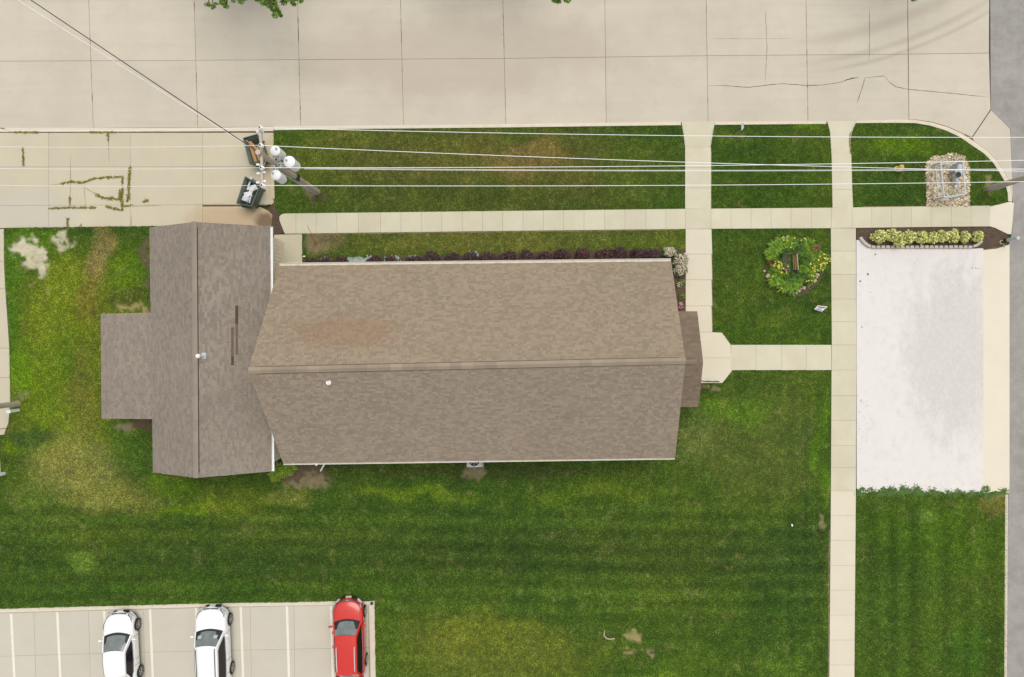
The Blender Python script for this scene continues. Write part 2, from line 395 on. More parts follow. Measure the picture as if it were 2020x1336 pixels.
# asphalt road on the right
base('asphalt_road', [(1952,-390),(2500,-390),(2500,1800),(1983,1800),(1986,1336),(1990,980),(1990,484),(1997,460),(1999,400),(1994,254),(1955,216)], -0.025, M['asphalt'])

# kerbs
def kerb(inner, outer, z=0.11, m='kerb'):
    n = len(inner)
    mb = MB(); a = [P(*p, z) for p in inner]; b = [P(*p, z) for p in outer]; b2 = [P(*p, -.12) for p in outer]; a2 = [P(*p, -.12) for p in inner]
    for i in range(n-1):
        mb.add([a[i], a[i+1], b[i+1], b[i]], [(0,3,2,1)]); mb.add([b[i], b[i+1], b2[i+1], b2[i]], [(0,1,2,3)]); mb.add([a[i], a[i+1], a2[i+1], a2[i]], [(3,2,1,0)])
    mb.add([a[0], b[0], b2[0], a2[0]], [(0,1,2,3)]); mb.add([a[-1], b[-1], b2[-1], a2[-1]], [(3,2,1,0)])
    props(obj('kerb', mb, M[m]), kind='structure')
kerb([(540.5,257),(700,254.5),(1000,251.5),(1343,247)], [(540.5,249.5),(700,248),(1000,245),(1343,240.5)])
kerb([(1410,246.5),(1520,245.5),(1630,244.5)], [(1410,240.5),(1520,240),(1630,239.5)])
kerb([(1689,243)]+CURVE, [(1689,239)]+[(1700,237.5)]*0+OUTER)
kerb([(-640,266),(0,260.5),(300,260),(540,259)], [(-640,258),(0,252.5),(300,252.5),(540,251)], 0.02)
kerb([(1983,972),(1981,1336),(1979,1700)], [(1988.5,972),(1986,1336),(1984,1700)], 0.09)
kerb([(-640,-9),(600,-15),(1400,-23),(1800,-27),(1952,-30)][::-1], [(-640,-2),(600,-8),(1400,-16),(1800,-20),(1952,-23)][::-1])
base('verge', [(-1400,-900),(1952,-900),(1952,-30),(1800,-27),(1400,-23),(600,-15),(-1400,-7)], 0.09, M['ground'])
# driveway
DX = [-600,-400,-200,-100,0,97,258,400,540.5]
drive = base('driveway', [(-600,261),(540,261),(541,395),(528,406),(440,408),(440,449),(-600,452)], -0.02, M['joint'])
def dy(k, x): return [262.5, interp([(-600,331),(541,329)], x), interp([(-600,408),(541,404)], x), interp([(-600,451),(0,450.5),(300,447),(541,447)], x)][k]
for i in range(len(DX)-1):
    for k in range(3):
        a, b = DX[i], DX[i+1]
        if i == len(DX)-2 and k == 2: continue
        q = [(a, dy(k, a)), (b, dy(k, b)), (b, dy(k+1, b)), (a, dy(k+1, a))]
        slab(q, 0.045, M['drive'], drive, gap=0.006)
slab([(400,408),(495,407.5),(515,409),(530,416),(538.5,424),(536,447),(534,475),(400,475)], 0.05, M['drive'], drive, gap=0.01)
slab([(541.5,463.5),(597,462),(599,500),(598,560),(541,560)], 0.07, M['drive'], drive, gap=0.006)
# left side pavement
lw = base('side_walk', [(-300,451),(9,451),(12,560),(19,640),(21,800),(17,835),(8,862),(-300,862)], -0.02, M['joint'])
for a, b, xa, xb_ in ((452,516,9,9.5),(516,570,9.5,12),(570,687,12,20),(687,745,20,21),(745,862,21,None)):
    if xb_ is None: slab([(-300,745),(21,745),(22,795),(18,835),(9,858),(-300,860)], 0.06, M['drive'], lw, 0.008)
    else: slab([(-120,a),(xa,a),(xb_,b),(-120,b)], 0.06, M['drive'], lw, 0.008)
slab([(-300,905),(1,905),(3,932),(-300,932)], 0.06, M['drive'], lw, 0.0)

# sidewalks
def yt(x): return interp([(500,424),(560,422),(1350,412.8),(1640,410.5),(1830,408),(1995,406)], x)
def yb(x): return interp([(500,463),(560,462),(950,457),(1350,452.6),(1640,451),(1950,447.5),(1995,447)], x)
SW = 0.12
wk = base('sidewalk', [(560,423),(1350,414),(1640,411.5),(1985,408),(1990,460),(1950,446.5),(1350,451.5),(566,461)], 0.02, M['joint2'])
JX = [585,625,665.5,708,751.6,791.7,831.5,872,912,952,991.7,1031.8,1072,1111.5,1151.6,1192.4,1232.5,1273.5,1312.7,1351.5,1401.5,1440.8,1480,1519.6,1559,1599,1638.5,1679,1717.5,1756.8,1795.4,1834,1874,1912.9,1950.6]
slab([(585,yt(585)),(585,yb(585)),(563,462),(558,450),(553,437),(552,429),(556,424),(562,422)], SW, M['walk'], wk, 0.0055)
for a, b in zip(JX, JX[1:]):
    slab([(a,yt(a)),(b,yt(b)),(b,yb(b)),(a,yb(a))], SW, M['walk'], wk, 0.0055)
slab([(1950.6,408),(1972,403),(1990,398.5),(1998,401),(1996,430),(1993,463),(1985,462),(1960,450),(1950.6,447.5)], 0.09, M['cream'], wk, 0.006)
wk = base('sidewalk', [(1345,243),(1408,243),(1400.5,300),(1401,411),(1403,655),(1422,657),(1439,680),(1637,682),(1637,729),(1442,730),(1423,754),(1340,755),(1340,614),(1352,610),(1351,290)], 0.02, M['joint2'])
V1 = [(292,0),(331.3,0),(372,0),(412.8,0)]
slab([(1343.5,241),(1376,240.5),(1410,240.5),(1406,262),(1401,292),(1350.5,292),(1348,270)], 0.09, M['walk'], wk, 0.006)
for (a, _), (b, _) in zip(V1, V1[1:]): slab([(1350.5,a),(1401.5,a),(1401.5,b),(1350.5,b)], SW, M['walk'], wk, 0.0055)
ys = [452.6,502,552.5,603.7,655.5]
for a, b in zip(ys, ys[1:]): slab([(1351.5,a),(1402.5,a),(1404,b),(1351.5,b)], SW, M['plaza'], wk, 0.006)
slab([(1340,655.5),(1404,655.5),(1423,656.5),(1440,680),(1441,706),(1340,706)], SW, M['plaza'], wk, 0.005)
slab([(1340,706),(1441,706),(1443,731),(1424,755.5),(1340,756)], SW, M['plaza'], wk, 0.005)
xs = [1440.5,1490,1540.5,1588.7,1638.3]
for a, b in zip(xs, xs[1:]): slab([(a,680.3),(b,680.3),(b,730),(a,730.5)], SW, M['walk'], wk, 0.0055)
wk = base('sidewalk', [(1633,241),(1684,240),(1678,280),(1681,408),(1685,451),(1686,960),(1682,1700),(1634,1700),(1637,1000),(1638,700),(1636,450),(1640,410),(1637,300)], 0.02, M['joint2'])
def wl(y): return interp([(240,1630),(262,1636),(305,1638.5),(410,1640.5),(450,1637),(680,1639),(730,1638.5),(1000,1637),(1336,1634),(1700,1632)], y)
def wr(y): return interp([(240,1688),(262,1679),(278,1676.5),(310,1677.5),(408,1680.5),(450,1686.5),(700,1687.5),(960,1686.5),(1336,1683.5),(1700,1682)], y)
slab([(1630.5,240),(1689,239.5),(1679,262),(1676.5,278),(1677.5,305),(1638.5,305),(1636,262)], 0.09, M['walk'], wk, 0.006)
ys = [305,338.5,374.6,410.6]
for a, b in zip(ys, ys[1:]): slab([(wl(a),a),(wr(a),a),(wr(b),b),(wl(b),b)], SW, M['walk'], wk, 0.0055)
ys = [451,496,542,590,635,680.5,730,780,829,878,922,967.8,1016.5,1065,1114,1163,1212,1261,1310,1359,1408,1457]
for a, b in zip(ys, ys[1:]): slab([(wl(a),a),(wr(a),a),(wr(b),b),(wl(b),b)], SW, M['walk'] if a < 960 else M['plaza'], wk, 0.0055)

# white pad with cream strip
pad = base('concrete_pad', [(1688,470),(1990,483),(1988,966),(1690,960)], 0.02, M['joint'])
rag = [(x, 968+random.uniform(-2.5,4.5)+(x-1690)*.012) for x in np.arange(1692, 1937, 4.5)][::-1]
slab([(1687.8,474),(1698,474),(1706,484),(1720,491),(1925,491),(1937.5,488),(1937.5,972)]+[(float(a_), float(b_)) for a_, b_ in rag]+[(1688.5,962)], 0.10, M['pad'], pad, 0.0)
slab([(1937.5,494),(1965,491),(1989,483),(1989,972),(1962,968),(1937.5,973)], 0.10, M['cream'], pad, 0.0)
mb = MB()
for px, py, r in ((1712,541,2.4),(1697,555,2.0),(1727,502,1.7),(1700,645,1.5),(1717,577,.8),(1918,529,1.2),(1925,529,1.3),(1931,530,1.1),(1891,563,1),(1805,519,1),(1698,790,1.3)):
    n = 7; ctr = P(px, py, .104); vs = [ctr + Vector((math.cos(6.283*i/n), math.sin(6.283*i/n), 0))*r*random.uniform(.7, 1.2)/PPM for i in range(n)]
    mb.add(vs, [tuple(range(n))])
for k in range(45):
    px = 1690+abs(random.gauss(0, 12)); py = random.uniform(780, 900); rr = random.uniform(.3, .8)
    ctr = P(px, py, .104); vs = [ctr + Vector((math.cos(6.283*i/5), math.sin(6.283*i/5), 0))*rr/PPM for i in range(5)]; mb.add(vs, [tuple(range(5))])
obj('stain', mb, M['joint'], pad)

# parking lot
def pt(x): return interp([(-400,1214),(0,1201),(380,1191),(740,1184)], x)
lot = base('parking_lot', [(-400,pt(-400)+1),(0,1202),(738,1186),(742,1700),(-400,1700)], 0.0, M['joint2'])
LX = [-155,-45,67,175,283,389,494,580,662,727]
def lxb(x, y): return x+(y-1190)*0.035*(1-x/900)
LY = [8, 93, 190, 290]
for a, b in zip(LX, LX[1:]):
    for k in range(3):
        q = [(lxb(a, pt(a)+LY[k]), pt(a)+LY[k]), (lxb(b, pt(b)+LY[k]), pt(b)+LY[k]), (lxb(b, pt(b)+LY[k+1]), pt(b)+LY[k+1]), (lxb(a, pt(a)+LY[k+1]), pt(a)+LY[k+1])]
        slab(q, 0.04, M['lot'], lot, 0.006)
kerb([(740,1184.5),(380,1191),(0,1201),(-400,1213)][::-1], [(738,1192.5),(380,1198.5),(0,1209),(-400,1221)][::-1], 0.06)
kerb([(739.5,1184.5),(743,1336),(748,1600)], [(727.5,1193),(731,1336),(737,1600)], 0.055)
for x, y0 in ((-68,1216),(22,1211),(113,1208),(205.5,1205),(296,1202),(387,1199.5),(475,1197.5),(566,1196),(653,1195)):
    mb = MB(); y1 = 1500; d = lambda y: (y-y0)*0.052*(1-x/1300)
    mb.add([P(x-2.4, y0, .046), P(x+2.4, y0, .046), P(x+2.4+d(y1), y1, .046), P(x-2.4+d(y1), y1, .046)], [(3,2,1,0)])
    obj('stall_line', mb, M['line'], lot)

# ------------------------------------------------------------------ lawn
GP = {
 'A': [(541,257.5),(700,255),(1000,252),(1344,247.5),(1348,270),(1350.5,292),(1350.5,412.5),(950,417),(565,421.5),(556,423),(545,412),(541,395)],
 'B': [(1410,247),(1630,245),(1636,262),(1638.5,305),(1640,410),(1401.5,412),(1401.5,292),(1406,262)],
 'C': [(1688,243.5)]+CURVE+[(1972,402),(1951,407),(1830,407.5),(1681,408.8),(1677.5,310),(1676.5,278),(1679,262)],
 'D': [(597.5,462),(950,457.3),(1351,453),(1351.5,612),(1330,640),(597.5,640)],
 'E': [(1403,452.5),(1637,451),(1639,680),(1440,680),(1423,656.5),(1404,655.5)],
 'F': [(10,451),(300,447.5),(500,447),(520,720),(900,760),(1340,756),(1384,757),(1424,756),(1443,731.5),(1638,730.5),(1637,1000),(1634,1336),(1631,1600),(747,1600),(743,1336),(740,1184),(380,1190),(0,1200),(-300,1209),(-300,933),(3,933),(1,905),(-300,905),(-300,862),(8,860),(18,845),(22,800),(20.5,700),(19,640),(12,560)],
 'G': [(1690,966),(1715,968),(1985,972),(1983,1336),(1981,1600),(1682,1600),(1684,1336),(1687,975)],
}
def vnoise(x, y, sc, seed):
    x = x/sc; y = y/sc; xi = np.floor(x).astype(np.int64); yi = np.floor(y).astype(np.int64); fx = x-xi; fy = y-yi
    fx = fx*fx*(3-2*fx); fy = fy*fy*(3-2*fy)
    def h(a, b):
        n = (a*374761393 + b*668265263 + seed*982451653) & 0x7fffffff
        n = ((n ^ (n >> 13))*1274126177) & 0x7fffffff
        return ((n ^ (n >> 16)) & 0xffff)/65535.0
    return (h(xi, yi)*(1-fx)+h(xi+1, yi)*fx)*(1-fy)+(h(xi, yi+1)*(1-fx)+h(xi+1, yi+1)*fx)*fy
def fbm(x, y, sc, seed, o=3): return sum(vnoise(x, y, sc/2**i, seed+i)*0.5**i for i in range(o))/sum(0.5**i for i in range(o))
def C3(*a): return np.array([lin(v)/GAIN for v in a])
BLOBS = [ # px, py, rx, ry, colour, strength
 (945,335,420,110,(94,97,46),.9),(1040,310,90,40,(120,108,62),.7),(700,270,120,25,(96,104,44),.6),(900,380,300,40,(72,90,34),.7),(1250,330,80,80,(78,102,34),.6),
 (1790,290,70,30,(92,122,24),.9),(1850,250,60,14,(84,110,40),.5),(1740,380,70,30,(52,84,24),.6),
 (1000,480,420,36,(106,112,50),.9),(640,480,50,30,(128,122,80),.8),(1250,490,120,20,(96,116,40),.6),
 (1520,350,110,80,(60,88,26),.7),(1600,255,40,12,(96,128,28),.9),(1430,262,40,14,(96,112,40),.7),
 (150,700,170,260,(100,120,32),.95),(60,480,60,40,(84,122,30),.9),(130,560,70,60,(106,126,32),.9),(20,600,26,180,(72,110,26),.9),(110,640,60,90,(102,124,32),.8),
 (195,500,30,90,(136,124,76),.85),(190,600,30,60,(110,110,44),.8),(262,540,46,70,(86,118,26),.9),(262,590,45,22,(76,88,38),.8),(225,630,60,30,(92,104,38),.7),
 (100,760,60,90,(98,124,28),.85),(50,730,30,60,(92,132,18),.8),(165,780,40,120,(114,118,46),.8),(62,858,50,28,(64,92,38),.9),(25,890,20,20,(104,132,20),.8),
 (150,920,110,70,(122,128,66),.85),(200,990,90,40,(116,124,60),.8),(60,980,60,40,(92,114,44),.7),(40,1040,120,22,(84,106,40),.6),
 (255,880,45,60,(76,106,34),.85),(280,980,90,40,(112,118,52),.7),(330,960,80,30,(88,116,22),.8),(400,1005,120,14,(110,138,24),.85),(470,990,120,40,(96,114,34),.6),
 (600,1060,400,40,(86,104,36),.5),(300,1060,330,20,(76,98,32),.6),(400,1110,700,36,(62,86,30),.85),(150,1112,40,18,(92,122,44),.8),(400,1170,500,24,(64,94,28),.7),
 (940,930,420,16,(70,80,38),.7),(820,975,160,14,(104,128,30),.8),(1150,975,180,14,(92,116,30),.6),(570,980,60,25,(122,128,60),.6),  # row starts with the shade along the south eave, painted as lawn colour
 (1495,880,150,130,(88,104,46),.75),(1475,812,62,46,(90,122,34),.9),(1402,788,26,14,(94,126,40),.9),(1395,800,50,30,(86,120,32),.6),(1370,860,50,60,(100,116,60),.7),(1560,860,60,50,(78,100,42),.7),(1620,900,20,150,(86,124,26),.6),
 (1200,1090,700,70,(62,84,30),.9),(1550,1100,120,100,(56,82,32),.8),(1000,1020,500,30,(72,98,32),.6),
 (940,1290,260,85,(104,116,42),.9),(1000,1250,160,40,(106,118,38),.6),(800,1310,70,60,(84,108,30),.5),(1180,1180,200,50,(78,104,34),.6),(1540,1300,70,36,(92,124,40),.7),(1350,1310,120,50,(80,108,32),.6),(760,1250,26,120,(76,106,32),.7),(1290,1330,70,18,(104,130,38),.7),
 (1560,1220,90,120,(58,88,30),.6),(1525,660,130,40,(62,92,24),.6),(1460,560,40,60,(78,102,34),.6),(1540,625,40,24,(90,112,36),.6),(1480,480,80,20,(70,92,30),.6),
 (1840,1060,160,80,(66,98,24),.8),(1810,1020,25,20,(98,128,52),.8),(1965,1000,26,30,(104,108,54),.8),(1760,1200,80,120,(58,88,30),.6),(1900,1280,60,60,(58,96,26),.7),
]
def lawn_tint(px, py):
    wx = px + (fbm(px, py, 60, 11)-.5)*60; wy = py + (fbm(px, py, 60, 31)-.5)*44
    col = np.tile(C3(68, 94, 30), (len(px), 1))
    for bx, by, rx, ry, cc, st in BLOBS:
        d = np.sqrt(((wx-bx)/rx)**2+((wy-by)/ry)**2); k = np.clip((1.15-d)/0.75, 0, 1); k = (k*k*(3-2*k)*st)[:, None]
        col = col*(1-k)+C3(*cc)*k
    # mowing stripes: light off tilted blades put into the colour
    inF = (py > 930) & (px < 1636); s = np.sin(py*2*np.pi/34 + 1.5*np.sin(px/300)) ; amp = np.clip((py-960)/60, 0, 1)*.15
    amp = amp*(1-.6*np.clip((py-1180)/60, 0, 1))*(.55+.9*(fbm(px, py*3, 220, 71, 2))); col[inF] *= (1+amp*s)[inF][:, None]
    vs_ = (px > 1540) & (px < 1638) & (py > 760); col[vs_] *= (1+.09*np.sin(px*2*np.pi/28))[vs_][:, None]
    inG = px > 1684; s = np.sin(px*2*np.pi/46+2.2*vnoise(px, px*0, 60, 13)*3)*(.5+vnoise(px, px*0, 35, 17)); col[inG] *= (1+.13*s*np.clip((py-980)/60, 0, 1))[inG][:, None]
    n1 = fbm(px, py, 150, 3)-.5; n2 = fbm(px, py, 34, 5)-.5; n3 = fbm(px, py, 11, 9, 2)-.5
    k = (1+.15*n2+.16*n1+.3*n3)[:, None]; col = col*k
    y = np.clip(n1*1.0+n2*.7, -.4, .4)[:, None]; col = col*np.array([1, 1, 1])+y*np.array([.9, .45, .15])*col*.55
    # pale dry flecks
    f = np.clip((fbm(px, py, 16, 21)-.68)*6, 0, 1)[:, None]*.26; col = col*(1-f)+C3(138, 136, 84)*f
    return np.clip(col, .004, .6)
def densify(poly, step, jit, z):
    out = []
    for i, a in enumerate(poly):
        b = poly[(i+1) % len(poly)]; n = max(1, int(math.hypot(b[0]-a[0], b[1]-a[1])/step))
        for k in range(n):
            out.append((lerp(a[0], b[0], k/n)+random.uniform(-jit, jit), lerp(a[1], b[1], k/n)+random.uniform(-jit, jit)))
    return out
def inside(px, py, poly):
    r = np.zeros(len(px), bool); n = len(poly); j = n-1
    for i in range(n):
        xi, yi = poly[i]; xj, yj = poly[j]
        if yi != yj:
            cnd = ((yi > py) != (yj > py)) & (px < (xj-xi)*(py-yi)/(yj-yi)+xi); r ^= cnd
        j = i
    return r
LZ = 0.085
GP = {k: inset(v, -1.1) for k, v in GP.items()}
def in_building(px, py):
    return ((px > 585) & (px < 1300) & (py > 545) & (py < 885)) | ((px > 345) & (px < 525) & (py > 470) & (py < 900)) | ((px > 245) & (px < 345) & (py > 640) & (py < 805))
# bare places: px, py, rx, ry, strength, colour
SAND=(210,200,172); EARTH=(150,134,106); MUL=(104,88,72); STRAW=(176,158,112)
BARE = [(50,490,24,18,1,SAND),(78,505,18,14,.9,SAND),(60,515,14,10,.8,SAND),(125,476,12,16,.75,SAND),(80,533,9,14,.95,SAND),(66,560,8,5,.5,STRAW),(92,575,6,5,.5,STRAW),(1247,1253,13,11,.7,STRAW),(1280,1289,9,7,.8,EARTH),(1240,1282,8,5,.7,STRAW),(1625,1030,6,20,.5,STRAW),
 (620,390,18,11,.95,MUL),(612,378,14,9,.5,EARTH),(600,936,48,22,.9,MUL),(625,948,24,12,.6,EARTH),(590,955,26,8,.5,EARTH),(565,930,30,16,.9,MUL),(937,932,24,14,.6,EARTH),(622,480,22,20,.6,EARTH),(640,470,16,10,.5,MUL),(288,505,9,34,.8,MUL),(286,560,8,12,.7,MUL),(262,605,32,8,.75,STRAW),(1402,764,17,6,.9,EARTH),
 (1380,765,14,6,.9,MUL),(1968,978,12,8,.4,STRAW),(250,842,18,8,.7,EARTH),(280,838,22,12,.8,MUL),(1432,300,8,4,.0,MUL),(582,313,9,5,.7,MUL),(1345,930,6,5,0,MUL),(1437,896,6,4,.6,STRAW),(1540,810,7,5,.5,STRAW),(1352,1168,6,6,.5,EARTH),(1782,347,6,6,.4,EARTH),(1950,375,12,8,.5,STRAW),(1945,360,8,10,.5,STRAW),(40,780,12,7,.5,EARTH)]
BEDS = [[(596,512),(900,505),(1300,490),(1352,492),(1352,650),(596,650)], [(1826,322),(1840,310),(1880,303),(1900,308),(1912,330),(1911,407),(1828,407)]]
def bare_layers(px, py):
    wx = px+(fbm(px, py, 15, 77)-.5)*30+(vnoise(px, py, 4.5, 79)-.5)*12; wy = py+(fbm(px, py, 15, 78)-.5)*30+(vnoise(px, py, 4.5, 80)-.5)*12
    for bx, by, rx, ry, st, cc in BARE:
        if st <= 0: continue
        d = np.sqrt(((wx-bx)/rx)**2+((wy-by)/ry)**2); yield st*np.clip((1.2-d)/.35, 0, 1), cc
def bare_mask(px, py):
    m = np.zeros(len(px))
    for k_, cc in bare_layers(px, py): m = np.maximum(m, k_)
    for b_ in BEDS: m = np.maximum(m, inside(px, py, b_)*1.0)
    d = np.sqrt(((px-1566)/58)**2+((py-525)/57)**2); m = np.maximum(m, (d < 1)*1.0)
    return m

vs = []; fs = []
for k, poly in GP.items():
    d = densify(poly, 7, 0.9, LZ)
    xs_ = np.array([p[0] for p in d]); ys_ = np.array([p[1] for p in d])
    gx, gy = np.meshgrid(np.arange(max(xs_.min(),-60)+3, min(xs_.max(),2080)-2, 5.0), np.arange(ys_.min()+3, min(ys_.max(),1400)-2, 5.0)); gx = gx.ravel(); gy = gy.ravel()
    gx = gx+rng.uniform(-1.4, 1.4, len(gx)); gy = gy+rng.uniform(-1.4, 1.4, len(gy)); ok = inside(gx, gy, [(x, y) for x, y in d])
    pts = [Vector(p) for p in d] + [Vector((x, y)) for x, y in zip(gx[ok], gy[ok])]
    n = len(d); r = delaunay_2d_cdt(pts, [(i, (i+1) % n) for i in range(n)], [], 1, 0.01)
    b = len(vs); vs += [P(v[0], v[1], LZ) for v in r[0]]
    for f in r[2]: fs.append(tuple(b+i for i in f))
mb = MB(); mb.v = [tuple(v) for v in vs]
def orient(f):
    a, b_, c_ = (mb.v[i] for i in f[:3]); cr = (b_[0]-a[0])*(c_[1]-a[1])-(b_[1]-a[1])*(c_[0]-a[0]); return f if cr > 0 else f[::-1]
mb.f = [orient(f) for f in fs]
lawn = obj('lawn', mb, M['turf'], center=False, kind='structure')
a = np.array(mb.v); px = a[:, 0]*PPM*HC/(HC-LZ)+1010; py = 668-a[:, 1]*PPM*HC/(HC-LZ)
at = lawn.data.attributes.new('tint', 'FLOAT_COLOR', 'POINT'); t4 = np.ones((len(a), 4)); tt = lawn_tint(px, py)*0.7
for k_, cc in bare_layers(px, py):
    kk = np.clip(k_*1.25, 0, 1)[:, None]; tt = tt*(1-kk)+C3(*cc)*kk*(1+.5*(fbm(px, py, 6, 91, 2)-.5))[:, None]
t4[:, :3] = tt; at.data.foreach_set('color', t4.ravel())

def grass():
    DENS = 0.80     # blades per photograph pixel of lawn
    X = []; Y = []
    for k, poly in GP.items():
        q = [(min(max(x, -40), 2060), min(y, 1375)) for x, y in poly]
        x0, x1 = min(p[0] for p in q)-1, max(p[0] for p in q)+1; y0, y1 = min(p[1] for p in q)-1, max(p[1] for p in q)+1
        n = int((x1-x0)*(y1-y0)*DENS); x = rng.uniform(x0, x1, n); y = rng.uniform(y0, y1, n)
        ok = inside(x+rng.normal(0, 1.0, n), y+rng.normal(0, 1.0, n), q) & ~in_building(x, y); X.append(x[ok]); Y.append(y[ok])
    x = np.concatenate(X); y = np.concatenate(Y)
    ok = rng.random(len(x)) > bare_mask(x, y)*.97; x = x[ok]; y = y[ok]; n = len(x)
    cl = .55*fbm(x, y, 6, 41, 2)+.45*vnoise(x, y, 2.6, 57)
    tint = lawn_tint(x, y)*(0.9+1.5*(cl-.5)+rng.uniform(-.4, .4, n))[:, None]*2.0*np.array([1.37, 1.25, 1.15])
    dry = rng.random(n) < 0.05; tint[dry] = tint[dry]*.5+np.array([.12, .11, .05])
    s = (HC-LZ)/HC/PPM; wx = (x-1010)*s; wy = (668-y)*s
    az = rng.uniform(0, 2*np.pi, n); L_ = rng.uniform(.05, .11, n)*(0.8+.5*cl); el = np.radians(rng.uniform(20, 65, n)); W_ = rng.uniform(.012, .026, n)
    dx = np.cos(az); dy_ = np.sin(az); bz = LZ-.005
    v = np.zeros((n, 3, 3)); ox = -dy_*W_/2; oy = dx*W_/2
    v[:, 0] = np.stack([wx-ox, wy-oy, np.full(n, bz)], 1); v[:, 1] = np.stack([wx+ox, wy+oy, np.full(n, bz)], 1)
    v[:, 2] = np.stack([wx+dx*L_*np.cos(el), wy+dy_*L_*np.cos(el), bz+L_*np.sin(el)*.8], 1)
    me = bpy.data.meshes.new('grass'); me.vertices.add(3*n); me.loops.add(3*n); me.polygons.add(n)
    me.vertices.foreach_set('co', v.ravel()); me.loops.foreach_set('vertex_index', np.arange(3*n, dtype=np.int32))
    me.polygons.foreach_set('loop_start', np.arange(0, 3*n, 3, dtype=np.int32)); me.update(calc_edges=True)
    at = me.attributes.new('tint', 'FLOAT_COLOR', 'FACE'); t4 = np.ones((n, 4)); t4[:, :3] = np.clip(tint, .003, .6); at.data.foreach_set('color', t4.ravel().astype(np.float32))
    me.materials.append(M['blade']); o = bpy.data.objects.new('grass', me); COL.objects.link(o)
    props(o, 'short mown green lawn grass with yellow and dark patches', 'grass', kind='stuff'); print('blades', n)
grass()

# beds and bare soil: thin irregular sheets on the lawn
def blob_poly(px, py, rx, ry, n=28, j=.22):
    ph = [random.uniform(0, 6.28) for _ in range(4)]
    out = []
    for i in range(n):
        t = 6.283*i/n; r = 1+j*(math.sin(2*t+ph[0])*.4+math.sin(3*t+ph[1])*.4+math.sin(5*t+ph[2])*.35+math.sin(9*t+ph[3])*.25)
        out.append((px+rx*r*math.cos(t), py+ry*r*math.sin(t)))
    return out
def sheet(name, poly, m, z, kind='structure'):
    return props(obj(name, prism(inset([P2(*p) for p in poly], 0.001), z-.02, z), m), kind=kind)
sheet('mulch_bed', [(597,511),(700,508),(900,503),(1100,497),(1300,491),(1351,492),(1351,640),(597,640)], M['soil'], LZ+.012)
sheet('mulch_bed', [(534,407),(541,400),(545,412),(556,423.5),(552,432),(556,448),(562,461.5),(541,463),(534,475),(536,448),(538,424),(530,416)], M['soil'], LZ-.01)
sheet('mulch_bed', [(1688,451.5),(1950,448.5),(1962,452),(1985,463),(1984,482),(1942,490.5),(1900,490),(1720,490),(1706,484),(1698,474),(1688,473)], M['soil'], .115)
flower_bed = sheet('flower_bed', blob_poly(1566,525,59,57,36,.06), M['soil'], LZ+.012)
sheet('gravel_bed', BEDS[1], M['soil_light'], LZ+.012)
# dark worn edges beside the walks
mb = MB()
for pts in ([(1677,262),(1676.5,280),(1678.5,310),(1681,408)], [(1403,300),(1402.5,410)], [(1687,985),(1685,1100),(1684.5,1336)], [(1404,500),(1405,650)], [(1636,1045),(1635,1150),(1634,1336)], [(600,462.5),(900,458.5),(1340,453.5)], [(1700,408.2),(1950,406.5)]):
    strip(pts, 2.8, LZ+.014, mb, False, .5)
props(obj('soil_edge', mb, M['soil_light'], center=False), kind='structure')

# weeds in driveway cracks and ragged grass on the pad's edge
def weeds(name, lines, m, z, dens=2.2, size=.035, kind='stuff', label=None, cat=None):
    mb = MB()
    for pts, wd in lines:
        for a, b in zip(pts, pts[1:]):
            L_ = math.hypot(b[0]-a[0], b[1]-a[1])
            for k in range(int(L_*dens*max(1, wd*.8))):
                t = random.random(); clump = math.sin(t*L_*.35+a[0])*.45+math.sin(t*L_*1.1+a[1])*.35+.4
                if random.random() > clump+.45: continue
                wv = wd*(.2+.45*max(0, clump)); p = P(lerp(a[0], b[0], t)+random.gauss(0, wv), lerp(a[1], b[1], t)+random.gauss(0, wv), z)
                az = random.uniform(0, 6.28); s = size*random.uniform(.5, 1.5); d = Vector((math.cos(az), math.sin(az), random.uniform(.05, .7)))*s; q = Vector((-d.y, d.x, 0))*.45
                mb.add([p, p+d+q, p+d-q], [(0, 2, 1)])
    o = obj(name, mb, M[m], center=False); props(o, label, cat, kind=kind)
Zd = lambda pts: zz(pts, 0, 220, 5.1375)
weeds('crack_weeds', [(Zd([(620,735),(720,712),(835,725),(950,682),(1060,672),(1245,662),(1240,740)]),1.6),(Zd([(975,845),(1050,880),(1220,890),(1245,780)]),2.6),(Zd([(1320,560),(1310,700),(1300,880),(1285,925)]),2.4),
  (Zd([(1245,890),(1240,1000),(1150,985),(1070,962)]),2.2),(Zd([(500,985),(700,975),(985,975)]),1.4),(Zd([(1250,965),(1350,950)]),1.2),(Zd([(1450,915),(1500,905)]),2.5),(Zd([(708,860),(708,960)]),1.6),(Zd([(685,1080),(690,1180)]),2),(Zd([(820,1150),(805,1185)]),1.4),
  (Zd([(120,210),(400,215)]),1.2),(Zd([(900,212),(1170,213)]),.9),(Zd([(1095,220),(1100,300)]),1),(Zd([(232,370),(240,555)]),1),(Zd([(1215,790),(1225,900)]),3)], 'moss', .05, dens=5, size=.05,
  label='yellow green weeds growing along the cracks of the driveway', cat='weeds')
mb = MB()
for pts, wd in ((Zd([(495,745),(620,735),(720,712),(835,725),(950,682),(1245,662)]),.9),(Zd([(850,765),(975,845),(1050,880),(1220,890)]),1),(Zd([(710,440),(715,720),(708,960)]),.8),(Zd([(500,985),(985,975)]),1.2),(Zd([(1245,965),(1640,952)]),.8),
     (Zd([(230,370),(240,555)]),1.2),(Zd([(1095,220),(1110,520)]),.8),(Zd([(1330,1050),(1330,1170)]),1),(Zd([(30,170),(120,210),(400,215),(950,212),(1640,205)]),1.2),(Zd([(850,740),(870,960)]),.7),(Zd([(1320,560),(1290,925)]),1.2),(Zd([(0,170),(50,175)]),4)):
    strip(pts, wd, .052, mb)
obj('crack', mb, M['crack'], drive)
edge = []
